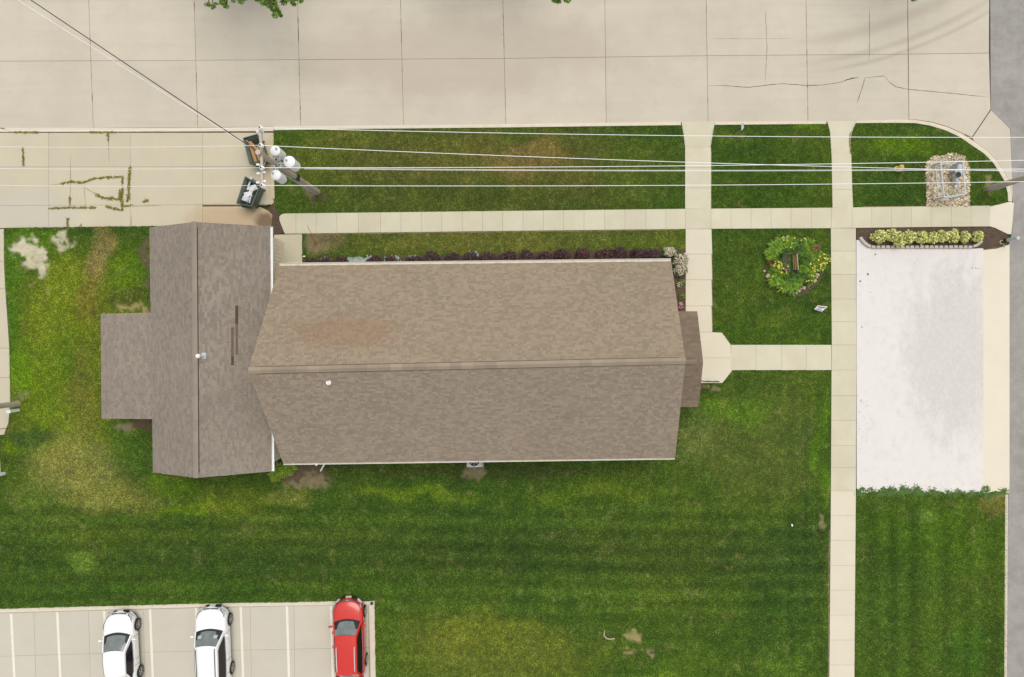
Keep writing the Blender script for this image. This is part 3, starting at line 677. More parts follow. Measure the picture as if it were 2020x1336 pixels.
for k in range(60):
    x = random.uniform(1690, 1984); y = 969+random.gauss(0, 3)+(2 if x > 1850 else 0); edge.append(([(x-3, y), (x+3, y+1)], random.uniform(3, 8)))
weeds('edge_weeds', edge, 'lilydark', .09, dens=5, size=.055, label='ragged weeds creeping over the south edge of the white pad', cat='weeds')

# ------------------------------------------------------------------ buildings
def bil(A, B, C_, D, u, v): return (A*(1-u)+B*u)*(1-v)+(D*(1-u)+C_*u)*v      # A,B eave ends; D,C ridge ends
def shingles(A, B, C_, D, rows, width, th=0.022, skip=None):
    """overlapping tabs over a slope; returns (joined mesh, list of single tabs near the ridge)"""
    joined = MB(); single = []
    Ln = (B-A).length; nrm = (B-A).cross(D-A).normalized(); nrm = nrm if nrm.z > 0 else -nrm
    flip = (B-A).cross(D-A).z < 0
    for r in range(rows):
        v0 = r/rows; v1 = min(1, (r+1.25)/rows); u = -random.random()*width/Ln
        while u < 1:
            du = width*random.uniform(.45, 1.6)/Ln; a = max(0, u); b = min(1, u+du-.004/Ln); u += du
            if b-a < 0.02/Ln: continue
            h = nrm*(th*random.choice((.75, 1, 1.35))); h1 = nrm*.003
            p = [bil(A,B,C_,D,a,v0)+h, bil(A,B,C_,D,b,v0)+h, bil(A,B,C_,D,b,v1)+h1, bil(A,B,C_,D,a,v1)+h1]
            q = [bil(A,B,C_,D,a,v0), bil(A,B,C_,D,b,v0)]
            f = [(0,1,2,3),(4,5,1,0),(5,2,1),(4,0,3)]
            if flip: f = [x[::-1] for x in f]
            if skip and skip(r, a, b): single.append((p+q, f))
            else: joined.add(p+q, f)
    return joined, single

def roof_slab(mb, A, B, C_, D, t, n=20):
    top_ = [bil(A,B,C_,D,i/n,j/n) for j in range(n+1) for i in range(n+1)]; k = (n+1)*(n+1); dn_ = Vector((0,0,-t))
    vs = top_+[p+dn_ for p in top_]; fs = []
    up = (B-A).cross(D-A).z > 0
    for j in range(n):
        for i in range(n):
            a = j*(n+1)+i; f = (a, a+1, a+n+2, a+n+1); g_ = tuple(x+k for x in f[::-1]); fs += [f if up else f[::-1], g_ if up else g_[::-1]]
    def edge(ids):
        for a, b in zip(ids, ids[1:]): fs.append((a, b, b+k, a+k))
    edge([i for i in range(n+1)]); edge([n*(n+1)+i for i in range(n+1)][::-1]); edge([j*(n+1) for j in range(n+1)][::-1]); edge([j*(n+1)+n for j in range(n+1)])
    mb.add(vs, fs)
def ridge_caps(par, A, B, wid, step, m, rise=.05, slope=.5):
    d = (B-A); L_ = d.length; d.normalize(); side = Vector((-d.y, d.x, 0)); n = int(L_/step)
    shade_strip = MB(); a = A+d*.3; b = B-d*.3; w2 = wid+.022
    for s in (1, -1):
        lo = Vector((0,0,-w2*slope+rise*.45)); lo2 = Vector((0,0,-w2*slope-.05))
        shade_strip.add([a+Vector((0,0,rise-.012)), b+Vector((0,0,rise-.012)), b+side*s*w2+lo, a+side*s*w2+lo, b+side*s*w2+lo2, a+side*s*w2+lo2], [(0,1,2,3),(3,2,4,5)])
    obj('ridge_vent_shadow_gap', shade_strip, M['gap'], par)  # vent edge below the caps, its shadow gap painted as a dark strip
    for i in range(n):
        p = A+d*(L_*i/n); q = A+d*(L_*(i+1.03)/n); k0 = Vector((0,0,rise+.004)); k1 = Vector((0,0,rise+.010)); e = Vector((0,0,-wid*slope))
        mb = MB().add([p+k0, q+k1, q+side*wid+e+k1, p+side*wid+e+k0, q-side*wid+e+k1, p-side*wid+e+k0, q+k1-Vector((0,0,.012)), q+side*wid+e+k1-Vector((0,0,.012)), q-side*wid+e+k1-Vector((0,0,.012))],
                      [(0,3,2,1),(0,1,4,5),(1,2,7,6),(1,6,8,4)])
        obj('ridge_cap', mb, m, par)

def board_wall(mb, a, b, z0, z1a, z1b=None, out=1, step=.2):
    """vertical boards with grooves between plan points a and b"""
    a = Vector(a); b = Vector(b); z1b = z1a if z1b is None else z1b; L_ = (b-a).length; n = max(1, int(L_/step)); d = (b-a)/n; nn = Vector((d.y, -d.x)).normalized()*out*.02
    for i in range(n):
        p = a+d*(i+.12); q = a+d*(i+.88); t0 = (i+.12)/n; t1 = (i+.88)/n
        za = lerp(z1a, z1b, t0); zb = lerp(z1a, z1b, t1)
        mb.add([(p.x+nn.x,p.y+nn.y,z0),(q.x+nn.x,q.y+nn.y,z0),(q.x+nn.x,q.y+nn.y,zb),(p.x+nn.x,p.y+nn.y,za),(p.x-nn.x,p.y-nn.y,z0),(q.x-nn.x,q.y-nn.y,z0),(q.x-nn.x,q.y-nn.y,zb),(p.x-nn.x,p.y-nn.y,za)],
               [(0,1,2,3),(7,6,5,4),(4,0,3,7),(1,5,6,2),(3,2,6,7)])
    p = a; q = b; mb.add([(p.x,p.y,z0),(q.x,q.y,z0),(q.x,q.y,z1b),(p.x,p.y,z1a)], [(0,1,2,3)])

def gutter(par, a, b, outward, hang=0.72, wid=.13):
    a = Vector(a); b = Vector(b); o = Vector(outward).normalized(); up = Vector((0,0,1)); mb = MB()
    pr = [(0.0, -.09), (.0, .0), (.012, .0), (.012, -.08), (wid-.012, -.08), (wid-.012, .012), (wid, .012), (wid, -.09)]
    vs = [a+o*x+up*z for x, z in pr]+[b+o*x+up*z for x, z in pr]; n = len(pr)
    mb.add(vs, [(i, (i+1) % n, n+(i+1) % n, n+i) for i in range(n)])
    for e in (a, b): mb.add([e, e+o*wid, e+o*wid-up*.09, e-up*.09], [(0,1,2,3)])
    gt = obj('gutter', mb, M['white'], par)
    db = MB(); k_ = up*-.068; db.add([a+o*.014+k_, b+o*.014+k_, b+o*(wid-.014)+k_, a+o*(wid-.014)+k_], [(0,1,2,3)]); (obj('gutter_debris', db, M['kerb'], gt) if hang else None)
    if hang:
        hb = MB(); L_ = (b-a).length; d = (b-a).normalized(); k = int(L_/hang)
        for i in range(k):
            p = a+d*(hang*(i+.5+random.uniform(-.12, .12))); hb.add([p-d*.014+up*.016, p+d*.014+up*.016, p+d*.014+o*wid+up*.016, p-d*.014+o*wid+up*.016, p-d*.014, p+d*.014, p+d*.014+o*wid, p-d*.014+o*wid], [(0,1,2,3),(4,7,6,5),(0,4,5,1),(2,6,7,3)])
        obj('gutter_hanger', hb, M['fascia'], gt, kind='stuff')
    return gt

ZE, ZR = 3.1, 6.3
def V(px, py, z): return P(px, py, z)
nA, nB, nC, nD = V(551,525,ZE), V(1324,516,ZE), V(1352,712,ZR), V(490,731,ZR)
sA, sB = V(559,914,ZE), V(1331.5,903,ZE)
hall = thing('gabled_building', 'long brown shingle roofed building with a gable roof running left to right', 'building', P(1000,700))
roof = MB(); 
for q in ([nA,nB,nC,nD], [sA,sB,nC,nD]): roof_slab(roof, *q, .16)
roof_o = obj('roof', roof, M['fascia'], hall)
rows = 48
jn, sn = shingles(nA, nB, nC, nD, rows, .19, skip=lambda r, a, b: r in (44, 43))
js, ss = shingles(sA, sB, nC, nD, rows, .19, skip=lambda r, a, b: r in (44, 43))
sgl = sn[:150]; sgs = ss[:150]
for x in sn[150:]: jn.add(*x)
for x in ss[150:]: js.add(*x)
obj('shingles', jn, M['roof'], roof_o, kind='stuff', center=False); obj('shingles', js, M['roof_s'], roof_o, kind='stuff', center=False)
def rndmat(src, name):
    m = src.copy(); m.name = name; N = m.node_tree.nodes; L = m.node_tree.links
    oi = N.new('ShaderNodeObjectInfo'); 
    for l in list(L):
        if l.from_socket.name == 'Random Per Island': ts = l.to_socket; L.remove(l); L.new(oi.outputs['Random'], ts)
    return m
M['roof_1'] = rndmat(M['roof'], 'roof_shingle_single'); M['roof_s1'] = rndmat(M['roof_s'], 'roof_shingle_single_south')
for (v, f) in sgl: obj('shingle', MB().add(v, f), M['roof_1'], roof_o)
for (v, f) in sgs: obj('shingle', MB().add(v, f), M['roof_s1'], roof_o)
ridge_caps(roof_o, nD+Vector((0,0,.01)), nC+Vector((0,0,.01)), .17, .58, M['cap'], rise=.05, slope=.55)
gutter(hall, nA+Vector((0,.0,-.02)), nB+Vector((0,0,-.02)), (0,1,0), wid=.17); gutter(hall, sA+Vector((0,0,-.02)), sB+Vector((0,0,-.02)), (0,-1,0), hang=.75, wid=.10)
wx0, wx1 = nA.x+.4, nB.x-.35; wy1, wy0 = nA.y-.45, sA.y+.45; zt = ZE-.08; ym = (wy0+wy1)/2
wl_ = MB(); slp = (ZR-ZE)/(nA.y-nD.y)
board_wall(wl_, (wx0,wy1), (wx1,wy1), 0, zt+.1, out=-1); board_wall(wl_, (wx0,wy0), (wx1,wy0), 0, zt+.1, out=1)
for x, o_ in ((wx0, -1), (wx1, 1)):
    board_wall(wl_, (x,wy0), (x,ym), 0, zt+.1, ZR-.4, out=o_); board_wall(wl_, (x,ym), (x,wy1), 0, ZR-.35, zt+.1, out=o_)
obj('wall', wl_, M['siding'], hall)
for i in range(5):
    x = lerp(wx0, wx1, (i+.5)/5)
    for y, s in ((wy1, 1), (wy0, -1)):
        f = MB().box(x, y+s*.03, 1.7, 1.2, .08, 1.5); fo = obj('window', f, M['fascia'], hall)
        obj('pane', MB().box(x, y+s*.062, 1.7, 1.04, .02, 1.34), M['window'], fo)
# entry canopy on the right gable
CE, CR = 2.7, 3.72
cA, cB, cR = V(1375.5,614.5,CE), V(1378,802.5,CE), V(1387,714,CR); wxc = wx1-.05
dn, ds, dr = Vector((wxc, cA.y, CE)), Vector((wxc, cB.y, CE)), Vector((wxc, cR.y, CR))
can = MB(); roof_slab(can, dn, cA, cR, dr, .12, 4); roof_slab(can, ds, cB, cR, dr, .12, 4); cano = obj('canopy_roof', can, M['fascia'], hall)
j1, _ = shingles(dn, cA, cR, dr, 22, .34); j2, _ = shingles(ds, cB, cR, dr, 20, .34)
obj('shingles', j1, M['roofc'], cano, kind='stuff', center=False); obj('shingles', j2, M['roofc'], cano, kind='stuff', center=False)
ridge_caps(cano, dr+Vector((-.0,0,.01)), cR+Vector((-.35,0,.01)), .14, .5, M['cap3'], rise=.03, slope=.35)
for y in (cA.y-.25, cB.y+.25): obj('canopy_post', MB().box(cA.x-.2, y, CE/2-.05, .14, .14, CE-.1), M['fascia'], hall)
obj('door', MB().box(wx1+.04, cR.y, 1.05, .06, 1.7, 2.1), M['fascia'], hall)
obj('vent_pipe', MB().lathe(*P2(648,755,5.9), [(.13,5.78),(.13,5.93),(.07,5.95),(.07,6.1),(.045,6.1),(.045,6.02)], 14), M['white'], hall)
# downspout at the south eave
ds_ = P(627,925,.6); e = P(625.5,914,2.9)
obj('downspout', MB().path([Vector((e.x, e.y-.06, 3.05)), Vector((e.x, e.y-.1, .75)), P(632.5,929,.16)], .05, 8), M['white'], hall)

# wing
WE, WR = 2.7, 4.33
a0, a1 = V(295,449,WE), V(302,932,WE); r0, r1 = V(383,438,WR), V(386.5,943,WR); b0, b1 = V(533,447,WE), V(536,930,WE)
wing = thing('wing_building', 'lower grey brown roofed wing with its ridge running up and down the photo', 'building', P(400,690))
wr_ = MB(); roof_slab(wr_, b0, b1, r1, r0, .15); roof_slab(wr_, a0, a1, r1, r0, .15); wro = obj('roof', wr_, M['fascia'], wing)
j1, _ = shingles(a0, a1, r1, r0, 30, .22, .012); j2, _ = shingles(b0, b1, r1, r0, 32, .22, .012)
obj('shingles', j1, M['roof2'], wro, kind='stuff', center=False); obj('shingles', j2, M['roof2'], wro, kind='stuff', center=False)
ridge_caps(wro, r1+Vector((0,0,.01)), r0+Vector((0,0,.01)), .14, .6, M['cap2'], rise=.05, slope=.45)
# low extension on the left side of the wing
e0, e1 = V(199,619,2.15), V(200.5,826,2.15); t_ = (618-449)/(932-449)
g0 = a0.lerp(a1, (617-449)/483)+Vector((.12,0,.0)); g1 = a0.lerp(a1, (827-449)/483)+Vector((.12,0,.0))
er = MB(); roof_slab(er, e0, e1, g1, g0, .12, 8); ero = obj('extension_roof', er, M['fascia'], wing)
j3, _ = shingles(e0, e1, g1, g0, 26, .22, .012); obj('shingles', j3, M['roof2'], ero, kind='stuff', center=False)
ww = MB(); X0, X1 = a0.x+.4, b0.x-.16; Y1, Y0 = a0.y-.4, a1.y+.4; xr = r0.x
board_wall(ww, (X1,Y0), (X1,Y1), 0, WE-.12, out=1, step=.215); board_wall(ww, (X0,Y0), (X0,Y1), 0, WE-.12, out=-1)
for y, o_ in ((Y1, -1), (Y0, 1)): board_wall(ww, (X0,y), (xr,y), 0, WE-.05, WR-.3, out=o_); board_wall(ww, (xr,y), (X1,y), 0, WR-.3, WE-.12, out=o_)
board_wall(ww, (e0.x+.3,e1.y+.2), (e0.x+.3,e0.y-.2), 0, 2.1, out=-1)
for y, o_ in ((e0.y-.2, -1), (e1.y+.2, 1)): board_wall(ww, (e0.x+.3,y), (X0,y), 0, 2.1, 2.6, out=o_)
obj('wall', ww, M['siding'], wing)
gutter(wing, b0+Vector((0,0,-.02)), b1+Vector((0,0,-.02)), (1,0,0), hang=None, wid=.13)
def on_wing(px, py, lift=.02):     # point of the wing's right slope seen at that place
    z = 3.5
    for _ in range(8):
        p = P(px, py, z); t = (p.x-r0.x)/(b0.x-r0.x); z = lerp(WR, WE, t)
    p = P(px, py, z+lift); return p
for (x0_, y0_, x1_, y1_, m) in ((464,603,469.8,639,'repair'),(455.8,703,461.2,721,'repair'),(455.8,646,461.2,703,'repair2'),(464.6,639,469.4,700,'repair2')):
    obj('missing_shingle_strip', MB().add([on_wing(x0_,y1_,.034), on_wing(x1_,y1_,.034), on_wing(x1_,y0_,.034), on_wing(x0_,y0_,.034)], [(0,1,2,3)]), M[m], wro)
# flue with storm collar: stands on the wing's right slope
vb = on_wing(402,702,0); fl = MB().tube(vb, vb+Vector((0,0,.62)), .055, n=12).lathe(vb.x, vb.y, [(.09,vb.z+.55),(.115,vb.z+.6),(.115,vb.z+.72),(.06,vb.z+.78)], 14)
flo = obj('flue_pipe', fl, M['white'], wing)
k = .14; obj('flashing', MB().add([on_wing(398,708,.035), on_wing(406,708,.035), on_wing(406,696,.035), on_wing(398,696,.035)], [(0,1,2,3)]), M['grey'], flo)
# window + door on walls of wing
for y in (3.6, -3.0):
    fo = obj('window', MB().box(X0-.03, y+.2, 1.6, .08, 1.1, 1.1), M['fascia'], wing); obj('pane', MB().box(X0-.065, y+.2, 1.6, .02, .95, .95), M['window'], fo)

# air conditioner under the south eave
p = P(935,904); ac = thing('air_conditioner', 'light grey air conditioner unit half hidden under the south gutter', 'air conditioner', p)
a_ = P(937,903.5)
obj('pad', MB().box(a_.x, a_.y, .12, 1.0, 1.0, .09), M['block'], ac); obj('cabinet', MB().box(a_.x, a_.y, .5, .78, .78, .68), M['grey'], ac)
obj('fan_guard', MB().lathe(a_.x, a_.y, [(.33,.84),(.33,.86),(.1,.9),(.03,.9)], 20), M['black'], ac)
tp = MB()
for k in range(8): t = k*math.pi/4; tp.tube((a_.x,a_.y,.905), (a_.x+.36*math.cos(t), a_.y+.36*math.sin(t), .87), .012, n=5)
obj('grille', tp, M['grey'], ac)

# ------------------------------------------------------------------ utility pole
bx = P(627,379,LZ); top = P(508.5,300,9.25)
up = thing('utility_pole', 'wooden utility pole carrying a crossarm and three white transformers by the dumpsters', 'utility pole', bx)
obj('pole', MB().tube(bx-Vector((0,0,.1)), top, .165, .125, 16), M['wood'], up)
obj('conduit', MB().tube(bx+Vector((-.12,-.16,0)), bx.lerp(top,.62)+Vector((-.1,-.17,0)), .035, n=8).tube(bx+Vector((.02,-.2,0)), bx.lerp(top,.45)+Vector((.02,-.19,0)), .025, n=8), M['grey'], up)
c0, c1 = P(513,251,9.0), P(517.5,368,9.0)
ca = MB(); d = (c1-c0).normalized(); side = Vector((-d.y, d.x, 0))
ca.add([c0+side*.055, c0-side*.055, c1-side*.055, c1+side*.055, c0+side*.055-Vector((0,0,.13)), c0-side*.055-Vector((0,0,.13)), c1-side*.055-Vector((0,0,.13)), c1+side*.055-Vector((0,0,.13))], [(0,1,2,3),(7,6,5,4),(0,4,5,1),(1,5,6,2),(2,6,7,3),(3,7,4,0)])
arm_o = obj('crossarm', ca, M['arm'], up)
obj('brace', MB().tube(P(514,283,8.9), bx.lerp(top,.88), .022, n=6).tube(P(516,340,8.9), bx.lerp(top,.88), .022, n=6), M['arm'], up)
IN = [(513,252),(514,287),(515.5,331),(517,366)]
for x, y in IN:
    p = P(x, y, 9.2); io = obj('insulator', MB().lathe(p.x, p.y, [(.02,9.0),(.06,9.05),(.11,9.09),(.05,9.12),(.095,9.16),(.095,9.22),(.05,9.26)], 14), M['white'], up)
    obj('insulator_cap', MB().lathe(p.x, p.y, [(.035,9.255),(.045,9.29),(.02,9.3)], 10), M['dgrey'], io)
for x, y, s in ((507,260,-1),(519.5,259,1),(507,325,-1),(508,342.5,-1),(523,340,1),(507,360.5,-1),(524,358,1)):
    p = P(x, y, 8.95); a = P(x-s*6, y, 8.95); mb = MB().tube(a, p, .03, n=6)
    for k in range(3): q = a.lerp(p, .25+.3*k); mb.tube(q, q+(p-a).normalized()*.05, .06, .05, 8)
    obj('cutout', mb, M['white'], up)
for i, (x, y) in enumerate(((542.5,297),(570.5,319),(544,345))):
    z1 = 7.6 if i != 1 else 7.3; p = P(x, y, z1); r = .235 if i != 1 else .27; q = bx.lerp(top, (z1-.3)/9.2)
    t = obj('transformer', MB().lathe(p.x, p.y, [(r*.85,z1-.95),(r,z1-.92),(r,z1-.08),(r*1.06,z1-.08),(r*1.06,z1-.02),(r*.8,z1+.05),(r*.1,z1+.09)], 20), M['white'], up)
    smooth_by_angle(t)
    bp_ = p+Vector((.1 if i == 0 else -.1, .05, z1*0)); obj('bushing', MB().lathe(bp_.x, bp_.y, [(.03,z1+.02),(.055,z1+.08),(.035,z1+.12),(.055,z1+.16),(.02,z1+.24)], 10), M['grey'], t)
    obj('bracket', MB().tube(Vector((p.x,p.y,z1-.25)), Vector((q.x,q.y,z1-.25)), .04, n=6).tube(Vector((p.x,p.y,z1-.7)), Vector((q.x,q.y,z1-.7)), .04, n=6), M['grey'], up)
mb = MB()
for k in range(9):
    p = P(548+random.uniform(-6,10), 318+random.uniform(-12,14), 7.4+random.random()*.6); q = P(545+random.uniform(-8,14), 322+random.uniform(-16,16), 7.2+random.random()*.8)
    mb.path([p, (p+q)/2+Vector((random.uniform(-.15,.15), random.uniform(-.15,.15), -.2)), q], .014, 5)
obj('jumper_wires', mb, M['grey'], up)
obj('equipment_box', MB().box(*bx.lerp(top,.42)[:2], 4.0, .3, .3, .5), M['dgrey'], up)
obj('secondary_rack', MB().box(*bx.lerp(top,.72)[:2], 6.5, .34, .12, .5), M['grey'], up)

# right-hand pole (top beyond the frame)
b2 = P(1949,372,LZ); t2 = Vector((b2.x*1.0+.15, b2.y-.15, 9.6))
up2 = thing('utility_pole', 'bare wooden utility pole rising from the grass corner beside the asphalt road', 'utility pole', b2)
obj('pole', MB().tube(b2-Vector((0,0,.1)), t2, .155, .115, 14), M['wood'], up2)
obj('conduit', MB().tube(b2+Vector((.04,-.19,0)), b2+Vector((.06,-.19,3.2)), .03, n=8), M['grey'], up2)
ca = MB().box(t2.x, t2.y, 9.25, .11, 2.9, .13); obj('crossarm', ca, M['arm'], up2)
for k, y in enumerate((1.3,.45,-.45,-1.3)): obj('insulator', MB().lathe(t2.x, t2.y+y, [(.02,9.3),(.1,9.36),(.05,9.4),(.09,9.46),(.04,9.54)], 10), M['white'], up2)
# left-hand pole at the edge
b3 = P(37,797,LZ); up3 = thing('utility_pole', 'wooden utility pole at the left edge beside a short white post', 'utility pole', b3)
obj('pole', MB().tube(b3-Vector((0,0,.1)), b3+Vector((-.1,.05,8.6)), .15, .11, 14), M['wood'], up3)
obj('ground_guard', MB().tube(b3+Vector((.02,.16,0)), b3+Vector((-.02,.16,2.4)), .025, n=6), M['grey'], up3)

# wires
def wire(a, b, sag, r, m, label, n=24, group=None):
    pts = [a.lerp(b, i/n)-Vector((0,0,sag*4*(i/n)*(1-i/n))) for i in range(n+1)]
    o = obj('overhead_wire', MB().path(pts, r, 6), m); props(o, label, 'wire', group); return o
E2 = [t2+Vector((0,y,-.05)) for y in (1.3,.45,-.45,-1.3)]
WG = 'overhead wires'
iz = 9.27
ends = [P(2260,270.5,9.3), P(2260,343,9.3), P(2260,311,9.3), P(2260,354.5,9.3)]
lb = ['topmost white wire crossing the right half of the photo above the lawns', 'white wire from the second insulator that crosses its neighbour over the square lawn', 'white wire from the third insulator running right past the white transformer', 'lowest bright wire running right from the bottom end of the crossarm']
for i, (x, y) in enumerate(IN): wire(P(x, y, iz), ends[i], .55, .015, M['wire'], lb[i], group=WG)
wire(P(580,331.5,7.0), P(2230,331,7.0), .5, .012, M['wire'], 'thin lower wire just under the pair of bright wires', group=WG)
wire(P(600,333.5,6.4), P(2210,333,6.4), .45, .010, M['wire'], 'lowest slung thin cable running over the gravel bed', group=WG)
lb = ['thin wire running left from the top end of the crossarm', 'thin wire running left over the dumpster full of boards', 'thin wire running left between the two dumpsters', 'thin wire running left from the bottom end of the crossarm']
le = [(-250,253),(-250,285),(-250,328),(-250,361)]
for i, (x, y) in enumerate(IN): wire(P(x, y, iz), P(le[i][0], le[i][1], 9.0), .4, .009, M['wire'], lb[i], group=WG)
wire(bx.lerp(top,.96), P(-130,-128,8.2), .35, .024, M['dark_wire'], 'dark diagonal cable running to the top left corner', group=WG)
wire(bx.lerp(top,.93), P(-140,-112,8.0), .55, .012, M['wire'], 'pale thin cable just under the dark diagonal cable', group=WG)

# ------------------------------------------------------------------ dumpsters and boards
def dumpster(rim, zt_, label):
    q = [P(x, y, zt_) for x, y in rim]; ctr = sum(q, Vector())/4; g0_ = Vector((ctr.x, ctr.y, .05))
    th = thing('dumpster', label, 'dumpster', g0_, group='open dumpsters on the driveway')
    bot = [Vector((ctr.x+(p.x-ctr.x)*.86, ctr.y+(p.y-ctr.y)*.86, .14)) for p in q]
    inn = [p+(ctr-p).normalized()*.07 for p in q]; inb = [Vector((ctr.x+(p.x-ctr.x)*.78, ctr.y+(p.y-ctr.y)*.78, .2)) for p in q]
    mb = MB().add(q+bot, [(0,1,5,4),(1,2,6,5),(2,3,7,6),(3,0,4,7),(4,5,6,7)]); obj('body', mb, M['bin'], th)
    obj('inside', MB().add([p-Vector((0,0,.01)) for p in inn]+inb, [(1,0,4,5),(2,1,5,6),(3,2,6,7),(0,3,7,4),(7,6,5,4)]), M['binin'], th)
    rm = MB()
    for i in range(4): rm.tube(q[i], q[(i+1) % 4], .035, n=6)
    obj('rim', rm, M['bin'], th)
    for i in (0, 2):
        m_ = (q[i]+q[(i+1) % 4])/2; o_ = (m_-ctr).normalized(); e_ = (q[(i+1) % 4]-q[i]).normalized()*.3
        obj('fork_sleeve', MB().tube(m_+o_*.06-e_-Vector((0,0,.5)), m_+o_*.06+e_-Vector((0,0,.5)), .07, n=6), M['bin'], th)
    for k in range(4):
        p = bot[k]; obj('caster', MB().tube((p.x,p.y-.03,.1), (p.x,p.y+.03,.1), .06, n=8), M['black'], th)
    return q, ctr
q, ct = dumpster([(480,273),(508,265),(526,316),(493,324)], 1.15, 'dark green open dumpster filled with brown boards')
BG = 'scrap boards in the dumpster'
dirs = ['longest light brown board along the left side of the full dumpster','brown board leaning across the middle of the full dumpster','short orange brown board at the upper end of the full dumpster','narrow brown board beside the pole top in the full dumpster','thin pale lath crossing the top of the full dumpster']
for i, (x0_, y0_, x1_, y1_, w_, z0_, z1_) in enumerate(((493,283,505,321,.17,.75,.95),(499,284,512,316,.1,.9,1.1),(493,279,507,296,.12,1.0,1.2),(508,289,511,318,.09,.8,1.05),(486,277,512,298,.05,1.25,1.3))):
    a = P(x0_, y0_, z1_); b = P(x1_, y1_, z0_); d = (b-a).normalized(); s = Vector((-d.y, d.x, 0)).normalized()*w_/2; u = Vector((0,0,.03))
    o = obj('board', MB().add([a+s,b+s,b-s,a-s,a+s-u,b+s-u,b-s-u,a-s-u], [(0,1,2,3),(7,6,5,4),(0,4,5,1),(2,6,7,3),(1,5,6,2),(0,3,7,4)]), M['board']); props(o, dirs[i], 'board', BG)
q, ct = dumpster([(484,349),(513,366),(496,407),(467,401)], 1.1, 'dark green open dumpster holding white scrap')
sc = [(492,362,.5,.09,70,'long white lath leaning inside the lower dumpster'),(500,372,.5,.3,25,'white crumpled bag at the upper corner of the lower dumpster'),(491,385,.42,.3,15,'white box on the pile in the lower dumpster'),(487,394,.4,.28,-20,'grey sheet at the bottom end of the lower dumpster'),(497,388,.5,.06,75,'thin white lath at the right wall of the lower dumpster')]
for i, (x, y, l, w_, az, lbx) in enumerate(sc):
    p = P(x, y, .8); mb = MB(); m_ = Matrix.Rotation(R(random.uniform(-12,12)), 3, 'X')
    mb.box(p.x, p.y, .78+.04*i, l*1.6 if w_ < .1 else l, w_, .05 if w_ < .1 else .2, R(az), tilt=m_)
    if w_ >= .2: mb.box(p.x+.05, p.y-.06, .9+.04*i, l*.5, w_*.5, .08, R(az+30), tilt=m_)
    props(obj('scrap', mb, M['lampwhite'] if i != 3 else M['grey']), lbx, 'scrap', 'scrap in the lower dumpster')
for (x0_, y0_, x1_, y1_, w_, lbx) in ((537.5,346,538.5,392,.19,'long pale board lying on the driveway edge by the grass'),(528,322,525.5,338,.07,'short brown stick beside the upper dumpster on the concrete')):
    a = P(x0_, y0_, .1); b = P(x1_, y1_, .1); d = (b-a).normalized(); s = Vector((-d.y, d.x, 0)).normalized()*w_/2; u = Vector((0,0,.05))
    o = obj('board', MB().add([a+s,b+s,b-s,a-s,a+s-u,b+s-u,b-s-u,a-s-u], [(0,1,2,3),(7,6,5,4),(0,4,5,1),(2,6,7,3),(1,5,6,2),(0,3,7,4)]), M['paleboard']); props(o, lbx, 'board')

# ------------------------------------------------------------------ foliage
def leaf_mesh(blobs, n, size, mb=None, up_bias=.3, shell=.55):
    mb = mb or MB(); V_ = []; F_ = []
    tot = sum(b[3]*b[4]*b[5] for b in blobs)
    for (x, y, z, rx, ry, rz) in [(b[0],b[1],b[2],b[3],b[4],b[5]) for b in blobs]:
        k = int(n*rx*ry*rz/tot)
        for _ in range(k):
            d = Vector((random.gauss(0,1), random.gauss(0,1), random.gauss(0,1)*.9+.15)).normalized(); r = random.uniform(shell, 1)**.6*random.uniform(.86, 1.08)
            p = Vector((x+d.x*rx*r, y+d.y*ry*r, max(.03, z+d.z*rz*r)))
            nn = (d+Vector((random.gauss(0,.6), random.gauss(0,.6), random.gauss(0,.6)+up_bias))).normalized(); u = nn.orthogonal().normalized()
            u = Matrix.Rotation(random.uniform(0,6.28), 3, nn) @ u; v = nn.cross(u); s = size*random.uniform(.6, 1.4)
            b0_ = len(mb.v)+len(V_); V_ += [p-u*s, p+v*s*.45+nn*s*.12, p+u*s, p-v*s*.45+nn*s*.12]; F_.append((b0_, b0_+3, b0_+2, b0_+1))
    mb.v += [tuple(v) for v in V_]; mb.f += F_; return mb
def bush(name, label, cat, px_, py_, rx, ry, rz, n, size, m, group=None, z=LZ, lobes=4):
    p = P(px_, py_, z); th = thing(name, label, cat, p, group=group)
    bl = [(p.x, p.y, z+rz*.85, rx*.8, ry*.8, rz)]
    for k in range(lobes):
        t = random.uniform(0, 6.28); bl.append((p.x+math.cos(t)*rx*.5, p.y+math.sin(t)*ry*.5, z+rz*random.uniform(.5, 1.1), rx*.5, ry*.5, rz*.6))
    obj('foliage', leaf_mesh(bl, n, size), M[m], th, center=False)
    st = MB()
    for k in range(5): t = k*1.257; st.tube(p, p+Vector((math.cos(t)*rx*.6, math.sin(t)*ry*.6, rz*1.2)), .012, .006, 5)
    obj('stem', st, M['bark'], th)
    return th
# golden hedge
hx = [(1741,466,.56,.50),(1766,463,.50,.45),(1781,468,.55,.52),(1803,465,.40,.42),(1823,466,.50,.46),(1848,467,.44,.43),(1868,465,.38,.42),(1888,465,.48,.48),(1912,466,.36,.38),(1936,465,.46,.42)]
names = ['leftmost and darkest bush','second bush from the left','third bush, the widest,','small fourth bush from the left','fifth bush from the left','round sixth bush, with gaps on both sides,','small round seventh bush','third bush from the right, large and round,','second bush from the right','rightmost bush']
for (x, y, rx, ry), nm in zip(hx, names):
    bush('golden_shrub', f'{nm} of the golden hedge above the white pad', 'bush', 1010+(x-1010)*.982, 668+(y-668)*.982, rx*.88, ry, .38, 620, .07, 'hedge', 'golden hedge above the white pad', .11)
